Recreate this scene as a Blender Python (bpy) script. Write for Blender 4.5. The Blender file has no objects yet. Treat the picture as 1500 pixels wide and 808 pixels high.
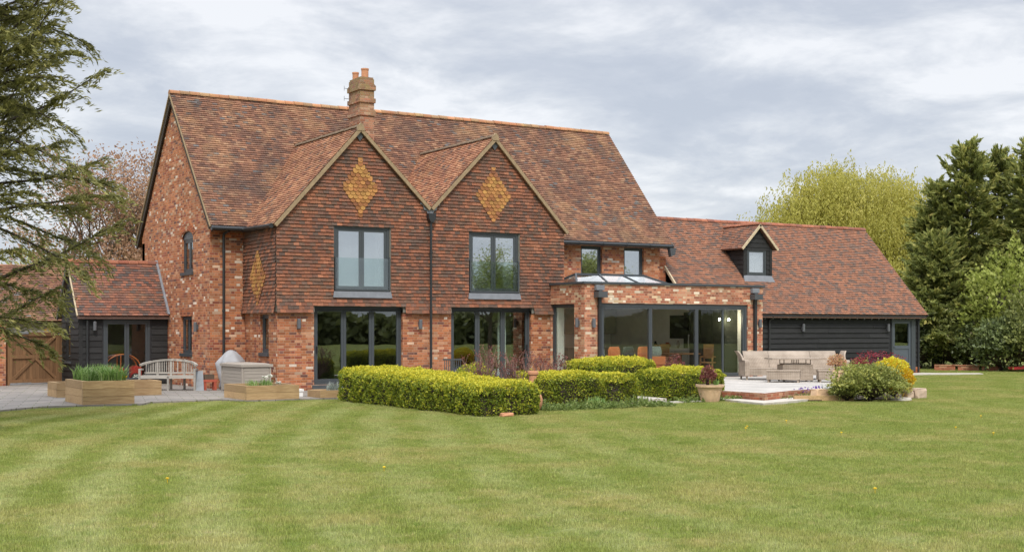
import bpy, math, random
import numpy as np
from mathutils import Vector, Matrix
random.seed(7); RNG = np.random.default_rng(11)
PI = math.pi
sc = bpy.context.scene
COL = sc.collection

# ------------------------------------------------------------------ camera, sky, sun, exposure
TH = math.radians(31.4957)
cam_d = bpy.data.cameras.new('camera'); cam = bpy.data.objects.new('camera', cam_d); COL.objects.link(cam)
cam.location = (0, 0, 1.75); cam.rotation_euler = (PI/2, 0, -TH)
cam_d.sensor_width = 36; cam_d.lens = 36*1930/1500; cam_d.shift_y = 77/1500
cam_d.clip_start = 0.1; cam_d.clip_end = 3000
sc.camera = cam
sc.view_settings.view_transform = 'Standard'; sc.view_settings.look = 'None'
sc.view_settings.exposure = 0.84; sc.view_settings.gamma = 1.0
try: sc.view_settings.use_curve_mapping = False
except Exception: pass
sc.render.engine = 'CYCLES'
sc.cycles.use_denoising = True
sc.cycles.max_bounces = 7; sc.cycles.diffuse_bounces = 3; sc.cycles.glossy_bounces = 3
sc.cycles.transparent_max_bounces = 12; sc.cycles.transmission_bounces = 4
sc.cycles.sample_clamp_indirect = 6

SUN_EL, SUN_AZ = math.radians(50), math.radians(205)      # compass-like: 0 = +Y, clockwise
world = bpy.data.worlds.new('World'); sc.world = world; world.use_nodes = True

class G:
    """small node graph helper"""
    def __init__(s, nt): s.nt = nt
    def n(s, t, **kw):
        nd = s.nt.nodes.new(t)
        for k, v in kw.items(): setattr(nd, k, v)
        return nd
    def put(s, sock, v):
        if v is None: return
        if isinstance(v, bpy.types.NodeSocket): s.nt.links.new(v, sock)
        elif isinstance(v, (tuple, list)) and sock.type == 'RGBA' and len(v) == 3: sock.default_value = (*v, 1)
        else: sock.default_value = v
    def m(s, op, a, b=None, c=None, clamp=False):
        nd = s.n('ShaderNodeMath', operation=op, use_clamp=clamp)
        for i, v in enumerate((a, b, c)): s.put(nd.inputs[i], v)
        return nd.outputs[0]
    def vm(s, op, a, b=None):
        nd = s.n('ShaderNodeVectorMath', operation=op)
        s.put(nd.inputs[0], a); s.put(nd.inputs[1], b)
        return nd.outputs['Value'] if op in ('LENGTH', 'DOT_PRODUCT', 'DISTANCE') else nd.outputs[0]
    def sep(s, v):
        nd = s.n('ShaderNodeSeparateXYZ'); s.put(nd.inputs[0], v); return nd.outputs
    def comb(s, x=0., y=0., z=0.):
        nd = s.n('ShaderNodeCombineXYZ')
        for i, v in enumerate((x, y, z)): s.put(nd.inputs[i], v)
        return nd.outputs[0]
    def noise(s, vec, scale, detail=3., rough=.55, dist=0.):
        nd = s.n('ShaderNodeTexNoise'); s.put(nd.inputs['Vector'], vec)
        nd.inputs['Scale'].default_value = scale; nd.inputs['Detail'].default_value = detail
        nd.inputs['Roughness'].default_value = rough; nd.inputs['Distortion'].default_value = dist
        return nd.outputs[0]
    def white(s, vec):
        nd = s.n('ShaderNodeTexWhiteNoise', noise_dimensions='3D'); s.put(nd.inputs['Vector'], vec); return nd.outputs['Value']
    def rng(s, v, a, b, c=0., d=1., smooth=False):
        nd = s.n('ShaderNodeMapRange'); nd.clamp = True
        if smooth: nd.interpolation_type = 'SMOOTHSTEP'
        for i, x in enumerate((v, a, b, c, d)): s.put(nd.inputs[i], x)
        return nd.outputs[0]
    def ramp(s, v, stops, const=False):
        nd = s.n('ShaderNodeValToRGB'); r = nd.color_ramp
        r.interpolation = 'CONSTANT' if const else 'LINEAR'
        while len(r.elements) < len(stops): r.elements.new(1.0)
        for e, (p, c) in zip(r.elements, sorted(stops, key=lambda q: q[0])): e.position = p; e.color = (*c, 1)
        s.put(nd.inputs[0], v); return nd.outputs[0]
    def mix(s, f, a, b, blend='MIX'):
        nd = s.n('ShaderNodeMix', data_type='RGBA', blend_type=blend, clamp_factor=True)
        s.put(nd.inputs[0], f); s.put(nd.inputs[6], a); s.put(nd.inputs[7], b)
        return nd.outputs[2]
    def attr(s, name):
        return s.n('ShaderNodeAttribute', attribute_name=name).outputs['Fac']

def build_world():
    g = G(world.node_tree); nt = world.node_tree
    bg = nt.nodes['Background']
    sky = g.n('ShaderNodeTexSky', sky_type='NISHITA'); sky.sun_disc = False
    sky.sun_elevation = SUN_EL; sky.sun_rotation = SUN_AZ; sky.altitude = 50; sky.dust_density = 1.5
    d = g.n('ShaderNodeTexCoord').outputs['Generated']
    x, y, z = g.sep(d)
    zz = g.m('ADD', g.m('MAXIMUM', z, 0.), .19)
    p = g.comb(g.m('DIVIDE', x, zz), g.m('DIVIDE', y, zz), g.m('MULTIPLY', z, 3.))
    n1 = g.noise(p, .95, 7., .58, .25)
    n2 = g.noise(g.vm('ADD', p, (7.3, 2.1, 0)), 2.9, 6., .62, .3)
    n3 = g.noise(g.vm('ADD', p, (3.1, 9.7, 4.)), .3, 2., .5)
    c = g.m('ADD', g.m('ADD', g.m('MULTIPLY', n1, .56), g.m('MULTIPLY', n2, .36)), g.m('MULTIPLY', n3, .23))
    c = g.rng(c, .495, .65)
    cloud = g.ramp(c, [(0, (3.1, 3.32, 3.78)), (.3, (3.4, 3.6, 4.02)), (.6, (4.05, 4.2, 4.5)), (1, (5.25, 5.3, 5.45))])
    hor = g.rng(z, 0., .13, 1., 0., True)
    cloud = g.mix(g.m('MULTIPLY', hor, .35), cloud, (4.3, 4.5, 4.85))
    # brighter overcast dome overhead than along the horizon
    lift = g.rng(z, .25, .8, 1., 3.0)
    cloud = g.vm('SCALE', cloud); nt.links.new(lift, cloud.node.inputs['Scale'])
    col = g.mix(.9, sky.outputs[0], cloud)
    nt.links.new(col, bg.inputs['Color']); bg.inputs['Strength'].default_value = .1
build_world()

sun_d = bpy.data.lights.new('sun', 'SUN'); sun_d.energy = 1.5; sun_d.angle = math.radians(12); sun_d.color = (1, .95, .87)
sun = bpy.data.objects.new('sun', sun_d); COL.objects.link(sun)
sdir = Vector((math.sin(SUN_AZ)*math.cos(SUN_EL), math.cos(SUN_AZ)*math.cos(SUN_EL), math.sin(SUN_EL)))
sun.rotation_euler = sdir.to_track_quat('Z', 'Y').to_euler()
sun.location = sdir*60

# ------------------------------------------------------------------ materials
def mat(name):
    m = bpy.data.materials.new(name); m.use_nodes = True
    nt = m.node_tree; return m, G(nt), nt.nodes['Principled BSDF'], nt
def bump(g, b, h, strength=.3, dist=.01):
    nd = g.n('ShaderNodeBump'); nd.inputs['Strength'].default_value = strength; nd.inputs['Distance'].default_value = dist
    g.put(nd.inputs['Height'], h); g.nt.links.new(nd.outputs[0], b.inputs['Normal'])
def wpos(g): return g.n('ShaderNodeNewGeometry').outputs['Position']
def opos(g): return g.n('ShaderNodeTexCoord').outputs['Object']

def plain(name, col, rough=.6, var=.15, scale=6., metal=0., spec=.5, bmp=0., grain=None):
    m, g, b, nt = mat(name)
    p = opos(g)
    if grain: p = g.vm('MULTIPLY', p, grain)
    n = g.noise(p, scale, 5., .6)
    f = g.rng(n, .25, .75, 1-var, 1+var)
    c = g.mix(1., col, g.comb(f, f, f), 'MULTIPLY')
    g.put(b.inputs['Base Color'], c); b.inputs['Roughness'].default_value = rough
    b.inputs['Metallic'].default_value = metal; b.inputs['Specular IOR Level'].default_value = spec
    if bmp: bump(g, b, n, bmp, .01)
    return m

def brick_mat(name, stops, mortar=(.42, .29, .20), dirt=(.10, .075, .05), dirt_amt=.25, seed=0., lichen=None):
    m, g, b, nt = mat(name)
    geo = g.n('ShaderNodeNewGeometry'); x, y, z = g.sep(geo.outputs['Position'])
    nx = g.m('ABSOLUTE', g.sep(geo.outputs['True Normal'])[0])
    side = g.m('GREATER_THAN', nx, .6)
    u = g.m('ADD', g.m('MULTIPLY', x, g.m('SUBTRACT', 1., side)), g.m('MULTIPLY', y, side))
    wob = g.m('MULTIPLY', g.m('SUBTRACT', g.noise(geo.outputs['Position'], 6., 2.), .5), .008)
    vz = g.m('DIVIDE', g.m('ADD', z, wob), .075)
    row = g.m('FLOOR', vz); fv = g.m('FRACT', vz)
    odd = g.m('MODULO', g.m('ADD', row, 100.), 2.)
    uu = g.m('ADD', g.m('DIVIDE', u, .3375), g.m('MULTIPLY', odd, .5))
    k = g.m('FLOOR', uu); p = g.m('FRACT', uu)
    hd = g.m('GREATER_THAN', p, .667)
    idn = g.m('ADD', g.m('MULTIPLY', k, 2.), hd)
    r1 = g.white(g.comb(idn, row, seed)); r2 = g.white(g.comb(idn, row, seed+5.3))
    du = g.m('MINIMUM', g.m('MINIMUM', p, g.m('ABSOLUTE', g.m('SUBTRACT', p, .667))), g.m('SUBTRACT', 1., p))
    du = g.m('MULTIPLY', du, .3375)
    dv = g.m('MULTIPLY', g.m('MINIMUM', fv, g.m('SUBTRACT', 1., fv)), .075)
    mort = g.rng(g.m('MINIMUM', du, dv), .003, .0075, 1., 0.)
    base = g.ramp(r1, stops, True)
    f = g.rng(r2, 0., 1., .74, 1.24)
    base = g.mix(1., base, g.comb(f, f, f), 'MULTIPLY')
    fine = g.noise(geo.outputs['Position'], 38., 4., .7)
    ff = g.rng(fine, .3, .7, .82, 1.18)
    base = g.mix(1., base, g.comb(ff, ff, ff), 'MULTIPLY')
    c = g.mix(g.m('MULTIPLY', mort, .8), base, mortar)
    big = g.noise(geo.outputs['Position'], .55, 5., .65)
    c = g.mix(g.m('MULTIPLY', g.rng(big, .5, .72), dirt_amt), c, dirt)
    pale = g.noise(g.vm('ADD', geo.outputs['Position'], (3, 9, 1)), 1.1, 4., .6)
    c = g.mix(g.m('MULTIPLY', g.rng(pale, .56, .75), .3), c, (.42, .27, .17))
    if lichen:
        ln = g.noise(geo.outputs['Position'], 5., 6., .7)
        hz = g.rng(z, lichen[0], lichen[1])
        c = g.mix(g.m('MULTIPLY', g.rng(ln, .42, .6), g.m('ADD', g.m('MULTIPLY', hz, .75), .12)), c, lichen[2])
    g.put(b.inputs['Base Color'], c); b.inputs['Roughness'].default_value = .9
    b.inputs['Specular IOR Level'].default_value = .25
    bump(g, b, g.m('SUBTRACT', g.m('MULTIPLY', fine, .25), mort), .5, .012)
    return m

def tile_mat(name, stops, stain=(.06, .045, .04), stain_amt=.5, lich=(.42, .30, .15), lich_amt=.25, scale=.7, jig=.2):
    m, g, b, nt = mat(name)
    p = wpos(g); r = g.attr('rnd')
    c = g.ramp(r, stops, True)
    r2 = g.m('FRACT', g.m('MULTIPLY', r, 57.31))
    f = g.rng(r2, 0., 1., 1-jig, 1+jig)
    c = g.mix(1., c, g.comb(f, f, f), 'MULTIPLY')
    sk = g.noise(g.vm('MULTIPLY', p, (2.2, .4, .4)), 1.1, 5., .6); c = g.mix(g.m('MULTIPLY', g.rng(sk, .5, .7), stain_amt*.6), c, stain)
    n = g.noise(p, scale, 6., .65)
    c = g.mix(g.m('MULTIPLY', g.rng(n, .5, .68), stain_amt), c, stain)
    n2 = g.noise(g.vm('ADD', p, (5, 1, 8)), scale*1.4, 6., .65)
    c = g.mix(g.m('MULTIPLY', g.rng(n2, .52, .7), lich_amt), c, lich)
    fine = g.noise(p, 26., 4., .7)
    ff = g.rng(fine, .3, .7, .8, 1.2)
    c = g.mix(1., c, g.comb(ff, ff, ff), 'MULTIPLY')
    g.put(b.inputs['Base Color'], c); b.inputs['Roughness'].default_value = .85; b.inputs['Specular IOR Level'].default_value = .3
    bump(g, b, fine, .35, .008)
    return m

def leaf_mat(name, stops, trans=.3, rough=.55, spec=.3):
    m, g, b, nt = mat(name)
    c = g.ramp(g.attr('rnd'), stops)
    g.put(b.inputs['Base Color'], c); b.inputs['Roughness'].default_value = rough; b.inputs['Specular IOR Level'].default_value = spec
    tr = g.n('ShaderNodeBsdfTranslucent'); g.put(tr.inputs['Color'], c)
    mx = g.n('ShaderNodeMixShader'); mx.inputs[0].default_value = trans
    nt.links.new(b.outputs[0], mx.inputs[1]); nt.links.new(tr.outputs[0], mx.inputs[2])
    nt.links.new(mx.outputs[0], nt.nodes['Material Output'].inputs['Surface'])
    return m

def wood_mat(name, cols, rough=.75, axis=0, scale=3.):
    m, g, b, nt = mat(name)
    p = opos(g); st = [14., 14., 14.]; st[axis] = 1.
    n = g.noise(g.vm('MULTIPLY', p, tuple(st)), scale, 5., .6, .6)
    blot = g.noise(p, 1.7, 4., .6)
    c = g.ramp(n, [(.3, cols[0]), (.7, cols[1])])
    r = g.attr('rnd'); f = g.rng(r, 0., 1., .8, 1.2)
    c = g.mix(1., c, g.comb(f, f, f), 'MULTIPLY')
    c = g.mix(g.m('MULTIPLY', g.rng(blot, .5, .7), .35), c, cols[2])
    g.put(b.inputs['Base Color'], c); b.inputs['Roughness'].default_value = rough; b.inputs['Specular IOR Level'].default_value = .3
    bump(g, b, n, .3, .006)
    return m

def glass_mat(name, tint=(.88, .92, .90), lo=.03, k=1.2):
    m, g, b, nt = mat(name); nt.nodes.remove(b)
    t = g.n('ShaderNodeBsdfTransparent'); g.put(t.inputs[0], tint)
    gl = g.n('ShaderNodeBsdfGlossy'); gl.inputs['Roughness'].default_value = 0.0; g.put(gl.inputs['Color'], (.93, .96, .98))
    p = opos(g); bm = g.n('ShaderNodeBump'); bm.inputs['Strength'].default_value = .02; bm.inputs['Distance'].default_value = .02
    g.put(bm.inputs['Height'], g.noise(p, 1.6, 1.)); nt.links.new(bm.outputs[0], gl.inputs['Normal'])
    geo = g.n('ShaderNodeNewGeometry'); ct = g.m('ABSOLUTE', g.vm('DOT_PRODUCT', geo.outputs['Normal'], geo.outputs['Incoming']))
    f = g.m('ADD', g.m('MULTIPLY', g.m('ADD', g.m('MULTIPLY', g.m('POWER', g.m('SUBTRACT', 1., ct, clamp=True), 5.), .96), .04), k), lo, clamp=True)   # both faces of the pane reflect a little
    mx = g.n('ShaderNodeMixShader'); g.put(mx.inputs[0], f)
    nt.links.new(t.outputs[0], mx.inputs[1]); nt.links.new(gl.outputs[0], mx.inputs[2])
    nt.links.new(mx.outputs[0], nt.nodes['Material Output'].inputs['Surface'])
    return m

def emit_mat(name, col, s):
    m, g, b, nt = mat(name)
    g.put(b.inputs['Base Color'], col); g.put(b.inputs['Emission Color'], col); b.inputs['Emission Strength'].default_value = s
    return m

BR_STOPS = [(0, (0.405, 0.152, 0.066)), (.28, (0.350, 0.118, 0.052)), (.50, (0.423, 0.170, 0.087)), (.64, (0.267, 0.078, 0.046)), (.76, (0.460, 0.230, 0.129)),
            (.85, (0.175, 0.078, 0.060)), (.92, (0.515, 0.340, 0.230)), (.97, (0.644, 0.524, 0.423))]
MB_ = {}
MB_['brick'] = brick_mat('multi_stock_brick', BR_STOPS)
MB_['brick_orangery'] = brick_mat('reclaimed_brick', [(0, (.43, .16, .085)), (.25, (.46, .20, .115)), (.45, (.35, .12, .07)), (.6, (.50, .27, .16)),
            (.74, (.27, .10, .06)), (.84, (.55, .39, .24)), (.93, (.68, .56, .42))], mortar=(.46, .36, .25), seed=3.)
MB_['brick_red'] = brick_mat('red_brick', [(0, (.36, .10, .04)), (.3, (.42, .14, .055)), (.6, (.27, .075, .035)), (.85, (.16, .06, .04)), (.95, (.5, .32, .2))],
            mortar=(.36, .25, .16), dirt_amt=.35, seed=9.)
MB_['brick_chimney'] = brick_mat('weathered_brick', [(0, (.34, .14, .085)), (.3, (.38, .18, .11)), (.55, (.25, .12, .08)), (.8, (.40, .25, .17))],
            mortar=(.32, .27, .21), dirt=(.13, .10, .08), dirt_amt=.6, seed=5., lichen=(8.4, 9.9, (.27, .22, .09)))
MB_['brick_riser'] = brick_mat('terrace_brick', [(0, (.38, .13, .07)), (.4, (.32, .11, .06)), (.7, (.42, .22, .13))], seed=2., dirt_amt=.5)
MB_['tile_main'] = tile_mat('old_clay_roof_tile', [(0, (0.252, 0.126, 0.074)), (.24, (0.214, 0.102, 0.062)), (.48, (0.181, 0.087, 0.055)), (.68, (0.147, 0.076, 0.052)),
            (.84, (0.290, 0.164, 0.097)), (.93, (0.118, 0.088, 0.076)), (.975, (0.143, 0.130, 0.122))], stain=(.085, .058, .048), stain_amt=.7, lich=(.42, .25, .125), lich_amt=.5)
MB_['tile_bay'] = tile_mat('clay_bay_roof_tile', [(0, (0.394, 0.187, 0.104)), (.3, (0.331, 0.150, 0.086)), (.55, (0.437, 0.230, 0.128)), (.75, (0.256, 0.117, 0.074)), (.92, (0.171, 0.113, 0.086))],
            stain=(.12, .07, .05), stain_amt=.4, lich=(.5, .28, .12), lich_amt=.3)
MB_['tile_wing'] = tile_mat('newer_clay_roof_tile', [(0, (0.288, 0.131, 0.077)), (.3, (0.230, 0.113, 0.074)), (.5, (0.167, 0.102, 0.077)), (.7, (0.266, 0.122, 0.075)), (.86, (0.144, 0.099, 0.079))],
            stain=(.14, .08, .06), stain_amt=.25, lich=(.35, .2, .12), lich_amt=.15, jig=.15)
MB_['tile_annexe'] = tile_mat('annexe_roof_tile', [(0, (0.266, 0.112, 0.070)), (.25, (0.185, 0.088, 0.065)), (.5, (0.138, 0.085, 0.068)), (.76, (0.228, 0.097, 0.065)), (.88, (0.104, 0.081, 0.074))],
            stain=(.10, .075, .06), stain_amt=.5, lich_amt=.15)
MB_['tile_hung'] = tile_mat('hanging_tile', [(0, (.27, .105, .058)), (.20, (.215, .09, .055)), (.40, (.165, .083, .058)), (.58, (.145, .082, .056)),
            (.78, (.245, .10, .056)), (.88, (.12, .078, .06)), (.965, (.33, .135, .075))], stain=(.10, .065, .05), stain_amt=.45, lich=(.42, .2, .1), lich_amt=.15, scale=.5)
MB_['tile_ochre'] = tile_mat('ochre_ornamental_tile', [(0, (0.383, 0.181, 0.059)), (.35, (0.307, 0.128, 0.048)), (.65, (0.404, 0.213, 0.064)), (.9, (0.234, 0.095, 0.045))], stain_amt=.1, lich_amt=.0)
MB_['ridge'] = tile_mat('ridge_tile_clay', [(0, (.42, .20, .10)), (.4, (.37, .16, .08)), (.8, (.32, .19, .10))], stain=(.2, .15, .09), stain_amt=.5, lich=(.5, .38, .14), lich_amt=.4, scale=2.)
MB_['ridge_dark'] = tile_mat('ridge_tile_red', [(0, (.34, .13, .075)), (.5, (.29, .10, .06)), (.8, (.24, .1, .07))], stain_amt=.3, lich_amt=.1, scale=2.)
MB_['mortar'] = plain('verge_mortar', (.30, .215, .125), .9, .25, 9., bmp=.3)
MB_['mortar_pale'] = plain('pale_verge_mortar', (.52, .42, .28), .9, .2, 9.)
MB_['frame'] = plain('anthracite_frame', (.052, .060, .066), .42, .06, 3.)
MB_['pipe'] = plain('black_pipe', (.022, .024, .026), .4, .1, 3.)
MB_['hopper'] = plain('slate_grey_metal', (.065, .07, .075), .45, .08, 4.)
MB_['mortar_dark'] = plain('old_ridge_mortar', (.20, .14, .09), .9, .3, 9., bmp=.3)
MB_['lead'] = plain('lead_sheet', (.19, .20, .22), .5, .2, 4., bmp=.2)
MB_['glass'] = glass_mat('window_glass')
MB_['glass_sky'] = glass_mat('upstairs_glass', (.86, .90, .90), .46, 1.2)
MB_['glass_room'] = glass_mat('clear_door_glass', (.92, .95, .93), .0, 1.0)
MB_['glass_dark'] = glass_mat('door_glass', (.80, .85, .81), .09, 1.3)
MB_['glass_guard'] = glass_mat('balustrade_glass', (.91, .95, .94), .045, 1.2)
MB_['glass_roof'] = glass_mat('lantern_glass', (.92, .94, .95), .16, 1.2)
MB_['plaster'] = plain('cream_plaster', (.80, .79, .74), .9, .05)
MB_['plaster_dim'] = plain('dimmed_room_plaster', (.20, .19, .16), .9, .08)  # cream plaster darkened in colour so rooms behind the glass look dim
MB_['ceiling'] = plain('white_ceiling', (.75, .75, .72), .9, .03)
MB_['floor'] = plain('interior_floor', (.22, .19, .15), .6, .2, 3.)
MB_['blind'] = plain('white_voile', (.90, .905, .93), .9, .05, 3., grain=(8, 8, .3))
MB_['black_board'] = wood_mat('black_weatherboard', ((.014, .0138, .0138), (.027, .0266, .0262), (.036, .0352, .0345)), .6)
MB_['black'] = plain('black_paint', (.018, .018, .02), .6, .2)
MB_['sleeper'] = wood_mat('new_oak_sleeper', ((.31, .19, .09), (.52, .36, .19), (.24, .14, .065)), .8)
MB_['sleeper_end'] = wood_mat('sleeper_end_grain', ((.22, .12, .05), (.33, .19, .08), (.2, .12, .06)), .8)
MB_['gate_wood'] = wood_mat('treated_gate_timber', ((.18, .095, .045), (.28, .155, .075), (.15, .08, .04)), .75, axis=2)
MB_['teak_grey'] = wood_mat('silvered_teak', ((.27, .245, .21), (.40, .37, .33), (.23, .21, .18)), .8)
MB_['oak_warm'] = wood_mat('warm_oak', ((.22, .11, .04), (.33, .17, .07), (.2, .1, .04)), .5)
MB_['galv'] = plain('galvanised_strap', (.45, .46, .47), .45, .2, 8., .6)
MB_['soil'] = plain('dark_soil', (.055, .038, .024), .95, .4, 14., bmp=.8)
MB_['resin'] = plain('taupe_resin', (.33, .29, .245), .6, .08, 4., grain=(1, 1, 20))
MB_['cover'] = plain('grey_cover_fabric', (.33, .33, .34), .75, .12, 5., bmp=.3)
MB_['slate'] = plain('grey_slate', (.19, .205, .22), .6, .2, 5., bmp=.3)
MB_['terracotta'] = plain('terracotta', (.50, .235, .125), .85, .18, 8., bmp=.2)
MB_['terracotta_pale'] = plain('pale_terracotta', (.58, .40, .25), .85, .15, 8., bmp=.2)
MB_['stone'] = plain('pale_stone', (.46, .42, .36), .9, .25, 5., bmp=.5)
MB_['stone_warm'] = plain('warm_stone', (.48, .36, .27), .9, .25, 5., bmp=.5)
MB_['lamp_grey'] = plain('lamp_grey_metal', (.11, .115, .125), .4, .05)
MB_['bark'] = plain('brown_bark', (.11, .08, .055), .95, .35, 12., bmp=.8, grain=(1, 1, .2))
MB_['bark_dark'] = plain('dark_bark', (.045, .033, .024), .95, .3, 12., bmp=.6)
MB_['twig'] = plain('purplish_twig', (.20, .12, .10), .9, .3, 10.)
MB_['white'] = plain('white_enamel', (.78, .78, .75), .5, .04)
MB_['orange_fabric'] = plain('orange_fabric', (.50, .15, .055), .9, .1, 20.)
MB_['grey_fabric'] = plain('grey_patterned_fabric', (.16, .18, .17), .9, .5, 22.)
MB_['dark_unit'] = plain('dark_green_unit', (.035, .04, .03), .5, .1)
MB_['sage'] = plain('pale_sage_unit', (.45, .46, .40), .6, .05)
MB_['red_plastic'] = plain('red_plastic', (.50, .035, .03), .4, .06)
MB_['orange_plastic'] = plain('orange_tube', (.62, .16, .04), .4, .06)
MB_['red_clay'] = plain('red_clay', (.42, .09, .05), .8, .15)
MB_['bulb'] = emit_mat('lit_bulb', (1, .86, .64), 260.)

def rattan_mat():
    m, g, b, nt = mat('taupe_rattan_weave')
    p = opos(g); x, y, z = g.sep(p)
    w = g.m('SINE', g.m('MULTIPLY', z, 150.)); w2 = g.m('SINE', g.m('MULTIPLY', g.m('ADD', x, y), 120.))
    n = g.noise(p, 3., 4.); h = g.m('ADD', w, g.m('MULTIPLY', w2, .6))
    c = g.ramp(g.m('ADD', g.m('MULTIPLY', h, .14), n), [(.3, (.25, .195, .145)), (.75, (.43, .35, .275))])
    g.put(b.inputs['Base Color'], c); b.inputs['Roughness'].default_value = .6; bump(g, b, h, .4, .006)
    return m
MB_['rattan'] = rattan_mat()

def paving_mat(name, c1, c2, joint, w, moss=(.13, .15, .05), moss_amt=.5, ang=0.):
    m, g, b, nt = mat(name)
    p = wpos(g); x, y, z = g.sep(p)
    rot = g.n('ShaderNodeVectorRotate', rotation_type='Z_AXIS'); g.put(rot.inputs['Vector'], p); rot.inputs['Angle'].default_value = ang
    br = g.n('ShaderNodeTexBrick'); g.put(br.inputs['Vector'], rot.outputs[0])
    br.inputs['Scale'].default_value = 1.; br.inputs['Brick Width'].default_value = w; br.inputs['Row Height'].default_value = w*.66
    br.inputs['Mortar Size'].default_value = .012; br.inputs['Mortar Smooth'].default_value = .3
    g.put(br.inputs['Color1'], c1); g.put(br.inputs['Color2'], c2); g.put(br.inputs['Mortar'], joint)
    n = g.noise(p, 1.3, 6., .65); n2 = g.noise(p, 14., 5., .7)
    f = g.rng(n, .3, .7, .78, 1.2); c = g.mix(1., br.outputs['Color'], g.comb(f, f, f), 'MULTIPLY')
    f = g.rng(n2, .3, .7, .86, 1.14); c = g.mix(1., c, g.comb(f, f, f), 'MULTIPLY')
    mo = g.noise(g.vm('ADD', p, (4, 2, 7)), 1.1, 5., .7)
    c = g.mix(g.m('MULTIPLY', g.m('MULTIPLY', g.rng(mo, .48, .62), br.outputs['Fac']), moss_amt*2, clamp=True), c, moss)
    c = g.mix(g.m('MULTIPLY', g.rng(mo, .6, .75), moss_amt*.5), c, moss)
    g.put(b.inputs['Base Color'], c); b.inputs['Roughness'].default_value = .85; bump(g, b, g.m('SUBTRACT', n2, br.outputs['Fac']), .4, .01)
    return m
MB_['paving'] = paving_mat('old_grey_paving', (.26, .23, .20), (.20, .18, .16), (.10, .09, .065), .62, moss_amt=.6, ang=.25)
MB_['terrace'] = paving_mat('pale_porcelain_terrace', (.46, .43, .39), (.39, .365, .335), (.25, .235, .21), .9, moss_amt=.05)

def lawn_color(g):
    p = wpos(g); x, y, z = g.sep(p)
    w1 = g.m('MULTIPLY', g.m('SUBTRACT', g.noise(p, .15, 4.), .5), 1.5)
    dx = g.m('SUBTRACT', x, 62.6); dy = g.m('SUBTRACT', y, -4.5)
    r = g.m('SQRT', g.m('ADD', g.m('MULTIPLY', dx, dx), g.m('MULTIPLY', dy, dy)))
    s = g.m('SINE', g.m('MULTIPLY', g.m('ADD', r, w1), 2*PI/1.12))
    fade = g.rng(g.noise(g.vm('ADD', p, (11, 3, 0)), .25, 3.), .32, .56, .2, 1.)
    s = g.m('ADD', g.m('MULTIPLY', g.m('MULTIPLY', g.m('MULTIPLY', g.rng(s, -1., 1., 0., 1., True), fade), g.rng(g.m('SUBTRACT', x, g.m('MULTIPLY', y, .35)), -1., 9., .9, .22)), .75), .16)
    c = g.mix(s, (.225, .27, .05), (.43, .44, .195))
    n = g.noise(p, .75, 6., .7); c = g.mix(g.m('MULTIPLY', g.rng(n, .47, .66), .62), c, (.19, .245, .042))
    n2 = g.noise(g.vm('ADD', p, (5, 8, 0)), .5, 6., .68); c = g.mix(g.m('MULTIPLY', g.rng(n2, .47, .63), .75), c, (.40, .355, .14))
    st0 = g.noise(g.vm('MULTIPLY', p, (1., 1., 1.)), 9., 5., .75); c = g.mix(g.m('MULTIPLY', g.rng(st0, .52, .7), .4), c, (.36, .33, .13)); c = g.mix(g.m('MULTIPLY', g.rng(st0, .48, .32), .35), c, (.12, .20, .035))
    st = g.noise(g.vm('MULTIPLY', g.vm('ADD', p, (2, 5, 0)), (1.5, 1.5, 1.)), 2.6, 5., .7)
    c = g.mix(g.m('MULTIPLY', g.rng(st, .57, .70), .7), c, (.48, .40, .20))
    st2 = g.noise(g.vm('ADD', p, (9, 1, 0)), 3.4, 5., .7)
    c = g.mix(g.m('MULTIPLY', g.rng(st2, .55, .69), .6), c, (.12, .20, .03))
    return c, p
def lawn_mat():
    m, g, b, nt = mat('mown_lawn')
    c, p = lawn_color(g)
    n = g.noise(p, 45., 4., .8); f = g.rng(n, .3, .7, .38, .92)  # sheet darkened in colour to match the blades' shade on each other
    c = g.mix(1., c, g.comb(f, f, f), 'MULTIPLY')
    g.put(b.inputs['Base Color'], c); b.inputs['Roughness'].default_value = .95; b.inputs['Specular IOR Level'].default_value = .1
    bump(g, b, n, .6, .03)
    return m
def blade_mat():
    m, g, b, nt = mat('grass_blade')
    c, p = lawn_color(g)
    f = g.rng(g.attr('rnd'), 0., 1., .68, 1.5)
    c = g.mix(1., c, g.comb(f, f, g.m('MULTIPLY', f, .95)), 'MULTIPLY')
    g.put(b.inputs['Base Color'], c); b.inputs['Roughness'].default_value = .6; b.inputs['Specular IOR Level'].default_value = .25
    tr = g.n('ShaderNodeBsdfTranslucent'); g.put(tr.inputs['Color'], c)
    mx = g.n('ShaderNodeMixShader'); mx.inputs[0].default_value = .35
    nt.links.new(b.outputs[0], mx.inputs[1]); nt.links.new(tr.outputs[0], mx.inputs[2])
    nt.links.new(mx.outputs[0], nt.nodes['Material Output'].inputs['Surface'])
    return m
MB_['lawn'] = lawn_mat(); MB_['blade'] = blade_mat()

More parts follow.
